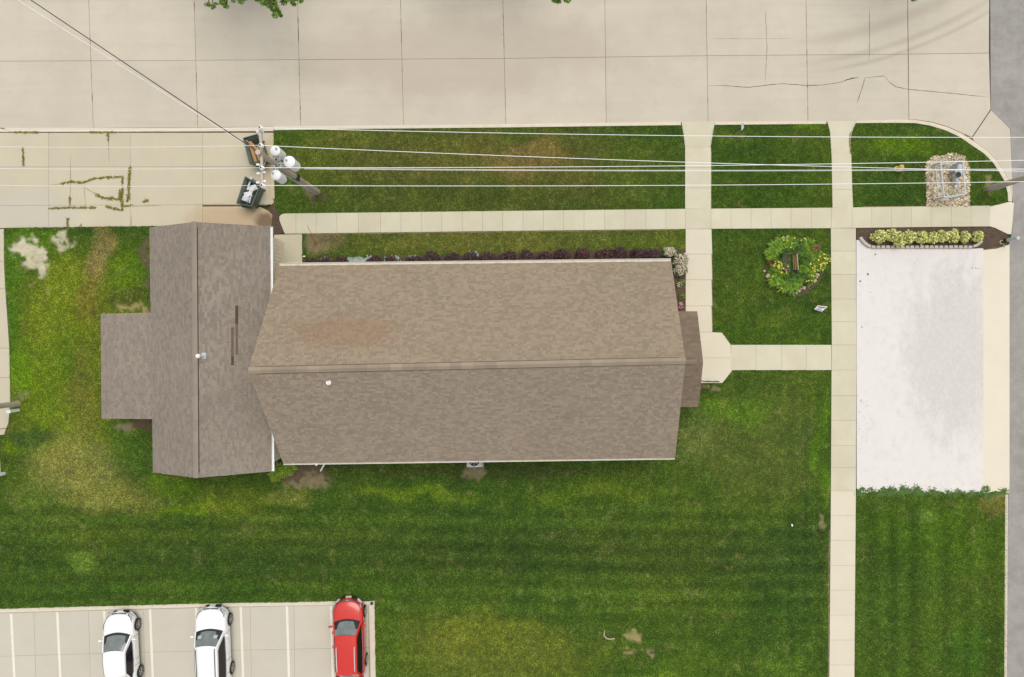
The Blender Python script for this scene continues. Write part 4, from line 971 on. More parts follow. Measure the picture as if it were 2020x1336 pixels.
# purple barberry along the north wall
bxs = [613,640,672,738,770,815,850,890,930,960,1000,1040,1075,1110,1150,1195,1225,1262,1290]
ordn = ['leftmost','second','third','fourth','fifth','sixth','seventh','eighth','ninth','tenth','eleventh','twelfth','thirteenth','fourteenth','fifteenth','sixteenth','seventeenth','eighteenth','rightmost']
for i, x in enumerate(bxs):
    yv = lerp(518, 499, (x-600)/700); big = (850 <= x <= 1262)
    nm = ordn[i]+(' from the left' if i not in (0, 18) else '')
    bush('barberry_bush', f'dark purple barberry bush, {nm}, along the north gutter', 'bush', 1010+(x-1010)*.985, 668+(yv-668)*.985+2, random.uniform(.54,.64) if big else .54, random.uniform(.50,.62) if big else .42, .42, 1000, .06, 'barberry', 'purple bushes along the north wall', LZ, 5)
weeds('slate_chips', [(zz([(555,340),(600,350)],520,440,4.59),4),(zz([(760,335),(900,330)],520,440,4.59),3),(zz([(880,350),(1000,325)],520,440,4.59),5),(zz([(1110,330),(1215,325)],520,440,4.59),3),(zz([(1320,320),(1380,315)],520,440,4.59),3),(zz([(1500,290),(1530,290)],520,440,4.59),3),(zz([(1880,290),(1940,290)],520,440,4.59),4)], 'chip', .16, dens=4, size=.09, label='pale slate chips showing between the purple bushes', cat='stone chips')
# variegated plant at the corner
for (x, y, rx, ry, l_) in ((1318,499,.45,.3,'cream and green leaved plant at the right end of the purple bushes'),(1338,515,.5,.55,'tall cream and green leaved plant at the corner of the building'),(1340,535,.42,.4,'cream leaved plant below the corner plant, beside the walk')):
    b_ = bush('variegated_plant', l_, 'plant', x, y, rx, ry, .4, 420, .10, 'varieg'); p = P(x, y)
    obj('lower_leaves', leaf_mesh([(p.x, p.y, .3, rx*.95, ry*.95, .28)], 350, .09), M['lilydark'], b_, center=False)
for (x, y, m, l_) in ((1344,557,'lily','small bright green plant below the cream leaved plants'),(1344,585,'lily','second small green plant, beside the walk near the canopy'),(1341,603,'pink','low plant with pink flowers by the canopy corner'),(1340,562,'varieg','small pale leaved plant next to the walk joint')):
    bush('small_plant', l_, 'plant', x, y, .2, .24, .18, 90, .06, m)
# lily clumps
def lily(px_, py_, r, n, m, label, flowers=None, group='plants of the round flower bed', z=LZ, name='lily_clump', h=.45, fm='petal'):
    p = P(px_, py_, z); th = thing(name, label, 'plant', p, group=group); mb = MB()
    for k in range(n):
        az = random.uniform(0, 6.28); L_ = r*random.uniform(.6, 1.15); hh = h*random.uniform(.6, 1.1); w_ = random.uniform(.014, .026); d = Vector((math.cos(az), math.sin(az), 0)); s = Vector((-d.y, d.x, 0)); o_ = p+Vector((random.gauss(0,.05), random.gauss(0,.05), 0))
        q = [o_+d*L_*t+Vector((0,0,hh*(math.sin(t*2.3)))) for t in (0, .35, .7, 1)]
        ww_ = (w_, w_*1.2, w_*.9, .002); vs = []
        for a, b in zip(q, ww_): vs += [a+s*b, a-s*b]
        mb.add(vs, [(0,1,3,2),(2,3,5,4),(4,5,7,6)])
    obj('leaves', mb, M[m], th, center=False)
    if flowers:
        fb = MB()
        for k in range(flowers):
            a = random.uniform(0, 6.28); rr = r*random.random(); c_ = p+Vector((math.cos(a)*rr, math.sin(a)*rr, h*random.uniform(.9, 1.4)))
            for j in range(6):
                t = j*1.047; e = Vector((math.cos(t), math.sin(t), .25))*.05; s = Vector((-e.y, e.x, 0))*.4
                fb.add([c_, c_+e*.6+s, c_+e, c_+e*.6-s], [(0,3,2,1)])
        obj('flowers', fb, M[fm], th, center=False, kind='stuff')
    return th
LL = [(1528,490,.42,'lily',0,'green strap leaved clump at the upper left of the round bed'),(1517,503,.34,'lily',0,'green clump at the left edge of the round bed'),(1540,480,.36,'lily',3,'green clump with one yellow flower at the top left of the round bed'),
 (1556,482,.34,'lily',3,'green clump with yellow buds at the top of the round bed'),(1573,482,.3,'lilydark',2,'dark clump with white buds right of the top centre of the round bed'),(1592,486,.34,'lily',0,'olive clump at the upper right of the round bed'),
 (1604,492,.26,'petalred',0,'rust coloured clump at the upper right rim of the round bed'),(1607,507,.36,'lily',0,'green clump right of the bench, near the stone rim'),(1619,512,.3,'lily',16,'clump crowded with yellow flowers at the right rim of the round bed'),(1613,524,.3,'lily',14,'yellow flowering clump below the right rim clump'),
 (1596,530,.3,'lily',7,'orange and yellow flowering clump between bench and pale stones'),(1588,514,.3,'lilydark',0,'dark leaved clump just right of the bench'),(1550,500,.28,'lilydark',0,'dark leaved clump upper left of the bench'),(1548,516,.3,'lilydark',0,'dark leaved clump left of the bench'),
 (1530,527,.32,'lily',12,'yellow flowering clump left of the bench'),(1543,534,.32,'lily',12,'second yellow flowering clump, lower left of the bench'),(1520,519,.18,'petalred',0,'small rust red plant at the left rim of the round bed'),(1525,554,.34,'lily',2,'green clump at the lower left rim of the round bed'),
 (1542,566,.34,'lily',1,'green clump at the bottom left of the round bed'),(1560,569,.34,'lily',0,'bright green clump at the bottom of the round bed'),(1570,558,.28,'lily',0,'green clump below the bench near the bottom of the bed'),(1577,545,.28,'lilydark',0,'dark clump directly below the bench'),(1557,548,.3,'lilydark',0,'dark clump lower left of the bench'),(1590,556,.22,'lilydark',3,'small sparse clump near the lower right stones'),(1570,497,.28,'lilydark',0,'dark clump directly above the bench'),
 (1584,500,.26,'lily',0,'green clump upper right of the bench'),(1597,545,.24,'lily',3,'green clump beside the large pale stone at the lower right of the bed'),(1580,531,.24,'lily',0,'green clump between the bench and the orange flowers'),(1557,524,.26,'lilydark',0,'dark clump growing over the bench seat'),(1556,509,.26,'lilydark',0,'dark clump growing through the bench seat'),(1593,502,.26,'lily',0,'green clump below the olive clump at the upper right')]
for x, y, r, m, fl_, l_ in LL: lily(x, y, r*1.3, 120, m, l_, fl_, h=.38)
for x, y, l_ in ((551,924,'green clump with orange flowers beside the wing corner, left one'),(566,926,'green clump at the wing corner, middle one, above an orange flower'),(576,921,'green clump at the wing corner nearest the downspout'),(548,934,'low green clump below the wing gutter end')):
    lily(x, y, .45, 110, 'lily', l_, 3, group='green clumps at the wing corner', fm='orange')
fm_ = MB()
for k in range(1500):
    a = random.uniform(0, 6.28); rr = math.sqrt(random.random())*.94
    if rr > .7 and -1.4 < a-2*math.pi < .1 and random.random() < .7: continue
    p = P(1566+57*rr*math.cos(a), 524-54*rr*math.sin(a), LZ+.02); az = random.uniform(0, 6.28); L_ = random.uniform(.12, .3); d = Vector((math.cos(az), math.sin(az), random.uniform(.3, .9)))*L_; q = Vector((-d.y, d.x, 0)).normalized()*.022
    fm_.add([p-q, p+q, p+d*.6+q*.9+Vector((0,0,.03)), p+d, p+d*.6-q*.9+Vector((0,0,.03))], [(0,1,2,3,4)])
props(obj('bed_ground_cover', fm_, M['lily'], center=False), 'low green leaves filling the round flower bed between the clumps', 'ground cover', kind='stuff')
# ornamental tan grass
# bench in the flower bed
bp = P(1566,520,LZ); bn = thing('garden_bench', 'brown wooden bench with dark iron ends in the round flower bed', 'bench', bp)
tb = [P(1566,501,.85), P(1572,501,.85), P(1574.5,532.5,.85), P(1568,533,.85)]
b0x = (tb[0].x+tb[3].x)/2; 
for k in range(3):
    t0, t1 = k/3+.02, (k+1)/3-.02
    q = [tb[0].lerp(tb[1], t0), tb[0].lerp(tb[1], t1), tb[3].lerp(tb[2], t1), tb[3].lerp(tb[2], t0)]; q = [Vector((p.x, p.y, lerp(.62,.86,(t0+t1)/2))) for p in q]
    obj('back_slat', MB().slab(q, .03), M['bench'], bn)
for k in range(4):
    off = -.09-.105*k; q = [Vector((tb[0].x+off-.09, tb[0].y, .45)), Vector((tb[0].x+off, tb[0].y, .45)), Vector((tb[3].x+off, tb[3].y, .45)), Vector((tb[3].x+off-.09, tb[3].y, .45))]
    obj('seat_slat', MB().slab(q, .03), M['benchdark'], bn)
obj('back_rail', MB().tube(Vector((tb[1].x,tb[1].y,.88)), Vector((tb[2].x,tb[2].y,.88)), .02, n=6), M['paleboard'], bn)
for q in (tb[0], tb[3]):
    y = q.y; x = q.x
    obj('end_frame', MB().path([Vector((x+.12,y,LZ)), Vector((x+.1,y,.9)), Vector((x-.1,y,.7)), Vector((x-.55,y,.68)), Vector((x-.58,y,LZ))], .025, 6).tube((x+.08,y,.43),(x-.55,y,.43),.02,n=6), M['dgrey'], bn)
# border stones
def rock(x, y, rx, ry, rz, z, m, par, name='stone', hue=None):
    bm = bmesh.new(); bmesh.ops.create_icosphere(bm, subdivisions=2, radius=1); ph = [random.uniform(0,6) for _ in range(4)]; rt = random.uniform(0,3)
    for v in bm.verts:
        k = 1+.13*math.sin(3*v.co.x+ph[0])+.1*math.sin(4*v.co.y+ph[1])+.08*math.sin(5*v.co.z+ph[2]); v.co = Vector((v.co.x*rx*k, v.co.y*ry*k, max(-.3*rz, v.co.z*rz*k)))
        v.co = Matrix.Rotation(rt, 3, 'Z') @ v.co
    mb = MB(); p = P(x, y, z); mb.add([v.co+p for v in bm.verts], [[v.index for v in f.verts] for f in bm.faces]); bm.free()
    return obj(name, mb, m, par, smooth=True)
for x, y, s in ((1614,533,.12),(1611.5,542,.13),(1606,553.5,.15),(1596,561,.14),(1586,567.5,.12),(1576,574.5,.09),(1580,570,.07),(1514.5,545,.13),(1608,489,.1),(1613,497,.1),(1545,470,.1),(1553,468,.09),(1600,480,.09),(1571,578,.08),(1617,520,.1),(1508,535,.08),(1590,474,.09),(1510,500,.06)):
    rock(x, y, s*1.15, s*.85, s*.7, LZ+.05, M['rock'], flower_bed)
# block edging on the white pad
edg = thing('block_edging', 'curved row of pale concrete blocks below the golden hedge', 'edging', P(1820,486), group=None)
bpts = [(1700,471),(1704,476.5),(1709,481),(1715,485)]+[(1723.5+9.55*i, 487+.15*math.sin(i)) for i in range(21)]+[(1924,485),(1930,482),(1935,477.5)]
for i, (x, y) in enumerate(bpts):
    a = bpts[max(0, i-1)]; b = bpts[min(len(bpts)-1, i+1)]; ang = math.atan2(-(b[1]-a[1]), b[0]-a[0]); p = P(x, y, .25)
    q = [Vector((sx*.125, sy*.085 , 0)) for sx, sy in ((-1,-.95),(1,-.95),(.82,1),(-.82,1))]; m_ = Matrix.Rotation(ang, 3, 'Z')
    q = [m_ @ v for v in q]; j = random.uniform(-.008,.008)
    vs = [Vector((p.x+v.x, p.y+v.y, .10)) for v in q]+[Vector((p.x+v.x*.94, p.y+v.y*.92, .25+j)) for v in q]
    obj('block', MB().add(vs, [(4,5,6,7),(0,1,5,4),(1,2,6,5),(2,3,7,6),(3,0,4,7)]), M['block'], edg)
# gravel stones
mb = MB(); bm = bmesh.new(); bmesh.ops.create_icosphere(bm, subdivisions=1, radius=1); iv = [v.co.copy() for v in bm.verts]; iff = [[v.index for v in f.verts] for f in bm.faces]; bm.free()
k = 0
while k < 2800:
    x = random.uniform(1824,1914); y = random.uniform(302,409)
    if not inside(np.array([x+random.gauss(0,1)]), np.array([y+random.gauss(0,1)]), BEDS[1])[0]: continue
    k += 1; r = random.choice((.03,.04,.05,.07)); rt = Matrix.Rotation(random.uniform(0,3),3,'Z'); p = P(x, y, LZ+.02+random.uniform(0,.03))
    mb.add([p+rt@Vector((v.x*r*1.3, v.y*r*.8, v.z*r*.6)) for v in iv], iff)
props(obj('river_stones', mb, M['stone'], center=False), 'tan river stones filling the bed inside the grass corner', 'stones', kind='stuff')
# pipe guard
zg = 1.05; tr = [(1855,321),(1899,318.5),(1903.5,384),(1862,389)]; T = [P(x, y, zg) for x, y in tr]
pg = thing('pipe_guard', 'light grey pipe frame guard standing in the river stone bed', 'guard rail', P(1878,354))
for i in range(4):
    a, b = T[i], T[(i+1) % 4]
    obj('top_rail', MB().tube(a, b, .045, n=10), M['grey'], pg)
    lo = Vector((0,0,-.5)); obj('mid_rail', MB().tube(a+lo, b+lo, .035, n=8), M['grey'], pg)
    obj('post', MB().tube(Vector((a.x,a.y,LZ)), a, .045, n=10), M['grey'], pg)
vp = P(1877,352,.1); vo = thing('valve_assembly', 'grey pipe valve and gauge inside the pipe frame guard', 'valve', vp)
obj('pipe', MB().path([vp+Vector((-.1,.35,0)), vp+Vector((-.1,.35,.55)), vp+Vector((-.05,-.3,.55)), vp+Vector((-.05,-.3,0))], .07, 10), M['grey'], vo)
obj('handwheel', MB().lathe(vp.x-.05, vp.y+.05, [(.16,.78),(.17,.8),(.16,.82),(.04,.8)], 12), M['dgrey'], vo)
obj('valve_body', MB().lathe(vp.x-.05, vp.y+.05, [(.12,.42),(.15,.5),(.12,.62),(.04,.68),(.04,.8)], 12), M['grey'], vo)
obj('meter_box', MB().box(P(1890,336,.5).x, P(1890,336,.5).y, .4, .34, .6, .6), M['grey'], vo)
# hydrant
hp = P(1768.5,334,LZ); hy = thing('fire_hydrant', 'yellow fire hydrant in the grass left of the stone bed', 'hydrant', hp)
obj('barrel', MB().lathe(hp.x, hp.y, [(.17,.1),(.17,.14),(.11,.16),(.11,.55),(.15,.57),(.15,.6),(.13,.66),(.09,.72),(.03,.75),(.03,.8)], 18), M['yellow'], hy)
for k, (dx, dy_, r_) in enumerate(((.2,0,.06),(-.2,0,.06),(0,-.22,.08))): obj('outlet_cap', MB().tube((hp.x+dx*.4,hp.y+dy_*.4,.45), (hp.x+dx,hp.y+dy_,.45), r_, n=12), M['yellow'] if k else M['white'], hy)
# bollard and hook by the road
p = P(1981,475,.1); bo = thing('grey_bollard', 'short grey post with a dark base at the road edge right of the hedge', 'post', p)
obj('post', MB().tube(p+Vector((0,0,.3)), p+Vector((.02,0,1.1)), .10, n=14), M['grey'], bo); obj('base', MB().tube(p, p+Vector((0,0,.3)), .115, n=14), M['dgrey'], bo)
hk = MB(); ctr = P(1976,478,.13); pts = [ctr+Vector((math.cos(t), math.sin(t), 0))*.11 for t in [R(20+30*i) for i in range(10)]]; hk.path(pts, .028, 6); hk.path([ctr+Vector((.1,-.1,0)), ctr+Vector((.17,-.3,0))], .025, 6)
props(obj('hose_loop', hk, M['paleboard']), 'pale curled hose on the mulch beside the grey post', 'hose')
# signs
p = P(1447.5,263,LZ); t1_ = P(1464,250,1.75); sg = thing('sign_post', 'thin white sign on a leaning post at the kerb of the square lawn', 'sign', p)
obj('post', MB().tube(p, Vector((t1_.x-.05, t1_.y-.02, 1.7)), .025, n=6), M['dgrey'], sg)
obj('panel', MB().add([P(1462,243,2.1), P(1465.5,241,2.1), P(1466.5,252,1.5), P(1462.5,258,1.5), P(1462,243,2.1)+Vector((.03,0,0)), P(1465.5,241,2.1)+Vector((.03,0,0)), P(1466.5,252,1.5)+Vector((.03,0,0)), P(1462.5,258,1.5)+Vector((.03,0,0))], [(3,2,1,0),(4,5,6,7),(0,1,5,4),(2,3,7,6),(1,2,6,5),(3,0,4,7)]), M['white'], sg)
ys_ = thing('yard_sign', 'small white yard sign with red and blue print near the round bed', 'sign', P(1615,612))
q = [P(1606,610.5,.45), P(1621,615,.45), P(1633,605,.65), P(1613,602.5,.65)]
obj('panel', MB().slab(q, .02), M['white'], ys_)
up_ = Vector((0,0,.006)); F = lambda u, v: (q[0].lerp(q[1], u)).lerp(q[3].lerp(q[2], u), v)+up_
obj('red_print', MB().add([F(.12,.62), F(.9,.62), F(.9,.8), F(.12,.8)], [(0,1,2,3)]), M['redstripe'], ys_); obj('blue_print', MB().add([F(.1,.08), F(.9,.08), F(.9,.26), F(.1,.26)], [(0,1,2,3)]), M['bluestripe'], ys_)
obj('dark_print', MB().add([F(.3,.42), F(.7,.42), F(.7,.5), F(.3,.5)], [(0,1,2,3)]), M['dgrey'], ys_)
for u in (.2, .8): e = F(u, .1); obj('stake', MB().tube(Vector((e.x, e.y, LZ)), e, .008, n=5), M['dgrey'], ys_)
# markers and posts on the left
a = P(624,484,LZ); b = P(606,444,1.6); mk = thing('marker_stake', 'orange marker stake leaning over the walk by the small concrete pad', 'stake', a)
obj('rod', MB().tube(a, b, .022, .012, 6), M['orange'], mk); obj('flag_base', MB().tube(a, a.lerp(b, .35), .035, .028, 6), M['orange'], mk)
a = P(31,842,LZ); mk = thing('marker_stake', 'thin orange marker stake at the left edge below the white post', 'stake', a); obj('rod', MB().tube(a, a+Vector((-.15,0,1.8)), .02, n=6), M['orange'], mk)
for (x, y, h_, l_) in ((36,809,.75,'short white post beside the left utility pole'),(8,934,.6,'short white post at the left edge near the lower pavement end')):
    p = P(x, y, LZ); o = thing('white_post', l_, 'post', p); obj('post', MB().box(p.x, p.y, LZ+h_/2, .2, .16, h_), M['white'], o); obj('cap', MB().box(p.x, p.y, LZ+h_+.03, .24, .2, .06), M['white'], o)
# handrail by the entry
a, b = P(1389,752.5,.95), P(1419,753.5,.95); hr = thing('handrail', 'grey metal handrail along the south edge of the entry pavement', 'handrail', P(1404,752))
obj('top_rail', MB().tube(a, b, .028, n=8), M['dgrey'], hr); lo = Vector((0,0,-.4)); obj('mid_rail', MB().tube(a+lo, b+lo, .022, n=8), M['grey'], hr)
for p in (a, b, a.lerp(b, .5)): obj('post', MB().tube(Vector((p.x,p.y,.1)), p, .028, n=8), M['dgrey'], hr)
# small things on the lawn
pts = zz([(620,640),(615,700),(650,740),(700,748),(760,742)], 1100, 1150, 6.733)
mb = MB().path([P(x, y, LZ+.07) for x, y in pts], .03, 6); props(obj('bent_stick', mb, M['paleboard']), 'bent pale stick lying on the lawn left of the bare patch', 'stick')
props(rock(1562.5,1036.5,.08,.05,.04,LZ+.05,M['white'],None,'paper_scrap'), 'small white paper scrap on the dark lawn at the lower right', 'paper')
props(rock(733.5,1190.5,.09,.12,.06,.08,M['dgrey'],None,'iron_stub'), 'small dark iron stub on the corner of the parking lot', 'stub')
props(rock(600,506,.06,.1,.06,LZ+.06,M['white'],None,'white_stone'), 'small white stone at the left end of the purple bushes', 'stone')

# ------------------------------------------------------------------ cars
def car(label, px_, py_, rz, Lc, W, H, paint, ws0, ws1, rr1, rr0, belt=.95, hood=.78, wb=(.95, .9), rails=None, name='parked_car', cat='car', sticker=False, tail='wagon'):
    """ws0/ws1: windscreen base and top behind the nose, rr1/rr0: roof end and rear glass base"""
    p = P(px_, py_, .045); th = thing(name, label, cat, p, rz); mp = M[paint]; h = W/2; F_ = Lc/2
    # body loft: station distance from nose, half width, top height, sill height
    deck = belt+.02 if tail == 'wagon' else belt+.01
    st = [(-.04,.62,hood-.26,.34),(.03,.78,hood-.14,.26),(.16,.88,hood-.04,.22),(.42,.96,hood+.04,.2),(.8,.985,hood+.09,.2),(ws0,1,belt-.02,.2),(ws0+.5,1,belt,.2),(Lc*.5,1,belt+.01,.2),(Lc*.72,1,belt+.03,.2),(Lc-.6,.99,deck+.02,.2),(Lc-.25,.95,deck,.24),(Lc-.07,.86,deck-.08,.3),(Lc,.74,deck-.22,.38)]
    prof = [(.80,0),(.97,.10),(1.0,.42),(.985,.72),(.93,.93),(.80,1.0),(.45,1.035),(0,1.05)]
    full = [(x, z) for x, z in prof]+[(-x, z) for x, z in prof[::-1][1:]]; n = len(full)
    mb = MB(); vs = []
    for (d, hw, zt_, zl) in st:
        for x, z in full: vs.append((x*hw*h, F_-d+(-.05*(x*x)*max(0, 1-d/.6) if d < .6 else 0)-(.26*x*x*max(0, 1-d/.8)), zl+(zt_-zl)*z))
    fs = [(j*n+i, j*n+i+1, (j+1)*n+i+1, (j+1)*n+i) for j in range(len(st)-1) for i in range(n-1)]
    fs += [(j*n+n-1, j*n, (j+1)*n, (j+1)*n+n-1) for j in range(len(st)-1)]; fs += [tuple(range(n-1,-1,-1)), tuple((len(st)-1)*n+i for i in range(n))]
    mb.add(vs, fs); body = obj('body', mb, mp, th, local=True, smooth=True)
    sub = body.modifiers.new('s', 'SUBSURF'); sub.levels = 2; sub.render_levels = 2
    dg = bpy.context.evaluated_depsgraph_get(); dg.update(); bv = BVHTree.FromObject(body, dg)
    def drape(x, y, e=.007):
        loc, nn, _, _ = bv.ray_cast(Vector((x, y, 3)), Vector((0, 0, -1)))
        if loc is None: return Vector((x, y, hood-.35))
        return loc+nn*e
    def decal(name, front, rear, m, rows_=4, k=10, e=.007):
        vs = []
        for j in range(rows_+1):
            for i in range(k+1):
                def at_(c_, t):
                    f = t*(len(c_)-1); q = min(len(c_)-2, int(f)); f -= q; return (lerp(c_[q][0], c_[q+1][0], f), lerp(c_[q][1], c_[q+1][1], f))
                a = at_(front, i/k); b = at_(rear, i/k); vs.append(drape(lerp(a[0], b[0], j/rows_), lerp(a[1], b[1], j/rows_), e))
        obj(name, MB().add(vs, [(j*(k+1)+i, j*(k+1)+i+1, (j+1)*(k+1)+i+1, (j+1)*(k+1)+i) for j in range(rows_) for i in range(k)]), M[m], th, local=True, smooth=True)
    # greenhouse outlines
    bw = .87*h; tw = .66*h; zb = belt-.02; zr = H
    def arc(d, w_, z, bulge, k=8, dz=0): return [Vector((w_*(2*i/k-1), F_-d-bulge*((2*i/k-1)**2), z+dz*(1-(2*i/k-1)**2))) for i in range(k+1)]
    A0 = arc(ws0, bw, zb, .2, dz=.02); A1 = arc(ws1, tw, zr-.05, .1, dz=.04)
    B1 = arc(rr1, tw*.98, zr-.06, -.06, dz=.04); B0 = arc(rr0, bw*.92, zb+.03, -.1, dz=.02)
    def surf(X, Y, ins=0.0):
        mb = MB(); k = len(X)-1; vs = []
        m_ = [x.lerp(y, .5)+Vector((0,0,.02)) for x, y in zip(X, Y)]
        vs = X+m_+Y; mb.add(vs, [(i, i+1, k+1+i+1, k+1+i) for i in range(k)]+[(k+1+i, k+1+i+1, 2*(k+1)+i+1, 2*(k+1)+i) for i in range(k)]); return mb
    # windscreen: black surround and the pane just proud of it
    obj('windscreen_surround', surf(A0, A1), M['black'], th, local=True, smooth=True)
    def shrink(X, Y, a, b, s_):
        XX = [x.lerp(y, a) for x, y in zip(X, Y)]; YY = [x.lerp(y, b) for x, y in zip(X, Y)]
        for r in (XX, YY):
            for v in r: v.x *= s_; v.z += .012
        return XX, YY
    X, Y = shrink(A0, A1, .14, .97, .95); obj('windscreen', surf(X, Y), M['glass'], th, local=True, smooth=True)
    obj('rear_surround', surf(B1, B0), mp, th, local=True, smooth=True)
    X, Y = shrink(B1, B0, .08, .9, .86); obj('rear_window', surf(X, Y), M['dglass'], th, local=True, smooth=True)
    # roof
    k = 8; vs = []; rowsn = 7
    for j in range(rowsn+1):
        t = j/rowsn
        for i in range(k+1):
            a = A1[i]; b = B1[i]; q_ = a.lerp(b, t); q_.z += .05*math.sin(math.pi*t); 
            if i in (0, k): q_.z -= .02
            q_.x *= 1+.03*math.sin(math.pi*t); vs.append(q_)
    obj('roof', MB().add(vs, [(j*(k+1)+i, j*(k+1)+i+1, (j+1)*(k+1)+i+1, (j+1)*(k+1)+i) for j in range(rowsn) for i in range(k)]), mp, th, local=True, smooth=True)
    for s in (1, -1):
        i0 = k if s > 0 else 0
        base_ = [A0[i0], Vector((s*bw*1.03, F_-(ws0+ws1)/2-.2, zb)), Vector((s*bw*1.05, F_-(ws1+rr1)/2, zb)), Vector((s*bw*1.02, F_-rr1, zb+.02)), B0[i0]]
        topv = [A1[i0]+Vector((0,.0,-.02)), A1[i0].lerp(B1[i0], .1)+Vector((s*.01,0,-.01)), A1[i0].lerp(B1[i0], .5)+Vector((s*.02,0,.03)), A1[i0].lerp(B1[i0], .93)+Vector((0,0,0)), B1[i0]+Vector((0,0,-.02))]
        sm = MB().add([A0[i0]]+base_[1:]+topv, [(0,1,6,5),(1,2,7,6),(2,3,8,7),(3,4,9,8)]); obj('side_frame', sm, mp, th, local=True)
        lo_ = []; hi_ = []; ng = 16
        for q in range(ng+1):
            u = lerp(.12, .93, q/ng); fi = u*4; j = min(3, int(fi)); f = fi-j; pb = base_[j].lerp(base_[j+1], f); pt_ = topv[j].lerp(topv[j+1], f)
            vh = min(.88, .1+(q/ng)*5)*min(1, .35+(1-q/ng)*3.2); vh = max(vh, .12)
            lo_.append(pb.lerp(pt_, .07)+Vector((s*.03,0,.012))); hi_.append(pb.lerp(pt_, vh)+Vector((s*.03,0,.012)))
        obj('side_window', MB().add(lo_+hi_, [(q, q+1, ng+2+q, ng+1+q) for q in range(ng)]), M['dglass'], th, local=True)
        obj('belt_trim', MB().path([b_+Vector((s*.02,0,.012)) for b_ in base_[1:4]], .012, 5), M['black'] if paint != 'red' else M['pink'], th, local=True)
        # pillar
        obj('pillar', MB().tube(A0[i0]+Vector((0,0,.01)), A1[i0], .045, .04, 6), mp, th, local=True)
        # mirror
        mx = s*(h+.02); my = F_-ws0-.42
        bm = bmesh.new(); bmesh.ops.create_icosphere(bm, subdivisions=2, radius=1)
        mm = MB().add([Vector((v.co.x*.13+mx+s*.05, v.co.y*.065+my-abs(v.co.x)*.02, v.co.z*.08+belt+.05)) for v in bm.verts], [[v.index for v in f.verts] for f in bm.faces]); bm.free()
        mm.tube((s*bw, my, belt), (mx, my, belt+.03), .025, n=6); obj('mirror', mm, mp, th, local=True, smooth=True)
        # wheels
        for wy in (F_-wb[0], -F_+wb[1]):
            r = .335; x0_, x1_ = s*(h-.21), s*(h+.012)
            wo = obj('wheel', MB().tube((x0_, wy, r), (x1_, wy, r), r, n=28).tube((x1_, wy, r), (x1_+s*.012, wy, r), r*.93, r*.86, 28), M['tyre'], th, local=True)
            rim = MB().tube((x1_+s*.004, wy, r), (x1_+s*.018, wy, r), r*.2, n=12)
            for q in range(5):
                t = q*1.2566; dv = Vector((0, math.cos(t), math.sin(t))); rim.tube(Vector((x1_+s*.016, wy, r)), Vector((x1_+s*.014, wy, r))+dv*r*.66, .034, .028, 5)
            nn = 24
            for q in range(nn):
                t = 2*math.pi*q/nn; t2_ = 2*math.pi*(q+1)/nn; rim.tube((x1_+s*.014, wy+math.cos(t)*r*.68, r+math.sin(t)*r*.68), (x1_+s*.014, wy+math.cos(t2_)*r*.68, r+math.sin(t2_)*r*.68), .018, n=4, caps=False)
            obj('rim', rim, M['rim'], wo, local=True)
            # arch
            ar = MB(); 
            for q in range(12):
                t = math.pi*q/12; t2_ = math.pi*(q+1)/12; e = lambda t, R_: Vector((s*(h-.01), wy+math.cos(t)*R_, r+math.sin(t)*R_)); ar.add([e(t,.34), e(t2_,.34), e(t2_,.40)+Vector((s*.004,0,0)), e(t,.40)+Vector((s*.004,0,0))], [(0,1,2,3) if s > 0 else (3,2,1,0)])
            obj('wheel_arch', ar, M['black'], th, local=True)
        # headlamp, hood seam, handle, tail lamp
        decal('headlight', [(s*h*.56, F_-.10), (s*h*.72, F_-.17), (s*h*.86, F_-.33)], [(s*h*.60, F_-.22), (s*h*.76, F_-.36), (s*h*.87, F_-.62)], 'lamp')
        decal('headlight_rim', [(s*h*.58, F_-.215), (s*h*.75, F_-.35), (s*h*.865, F_-.62)], [(s*h*.57, F_-.235), (s*h*.735, F_-.38), (s*h*.855, F_-.66)], 'dgrey', 1, e=.009)
        decal('hood_seam', [(s*h*.50, F_-.22), (s*h*.66, F_-.34), (s*h*.77, F_-.62), (s*h*.82, F_-ws0+.02)], [(s*h*.49, F_-.235), (s*h*.65, F_-.355), (s*h*.76, F_-.63), (s*h*.81, F_-ws0+.02)], 'black' if paint == 'red' else 'grey', 1, 14)
        obj('tail_lamp', MB().box(s*h*.78, -F_+.06, belt-.1, .22, .1, .2), M['redstripe'], th, local=True)
        for q in (ws0+.35, (ws1+rr1)/2+.05, rr1-.35): obj('door_seam', MB().path([Vector((s*(h*1.0+.004), F_-q, .35)), Vector((s*(h*1.0+.004), F_-q, belt-.22)), Vector((s*(h*.95+.004), F_-q, belt-.04))], .006, 4), M['dgrey'], th, local=True)
        for q in (.42, .6): obj('door_handle', MB().box(s*(h-.0), F_-Lc*q, belt-.12, .04, .17, .03), mp, th, local=True)
        decal('fog_grille', [(s*h*.70, F_-.075), (s*h*.86, F_-.19)], [(s*h*.70, F_-.105), (s*h*.86, F_-.225)], 'dgrey', 1, 4)
        if rails:
            a = Vector((s*tw*.86, F_-rails[0], H+.05)); b = Vector((s*tw*.84, F_-rails[1], H+.03))
            obj('roof_rail', MB().path([a+Vector((0,0,-.05)), a+Vector((0,-.08,.02)), b+Vector((0,.08,.02)), b+Vector((0,0,-.05))], .022, 6), M[rails[2]], th, local=True)
    gcx = lambda y, w_: [(w_*W/2*(t/4-1), F_-y-.05*(t/4-1)**2) for t in range(9)]
    decal('grille', gcx(.085, .42), gcx(.15, .50), 'dgrey')
    decal('grille_bar', gcx(.11, .40), gcx(.122, .42), 'rim', 1, e=.012)
    decal('hood_edge', gcx(.175, .52), gcx(.19, .50), 'dgrey' if paint == 'red' else 'grey', 1, e=.006)
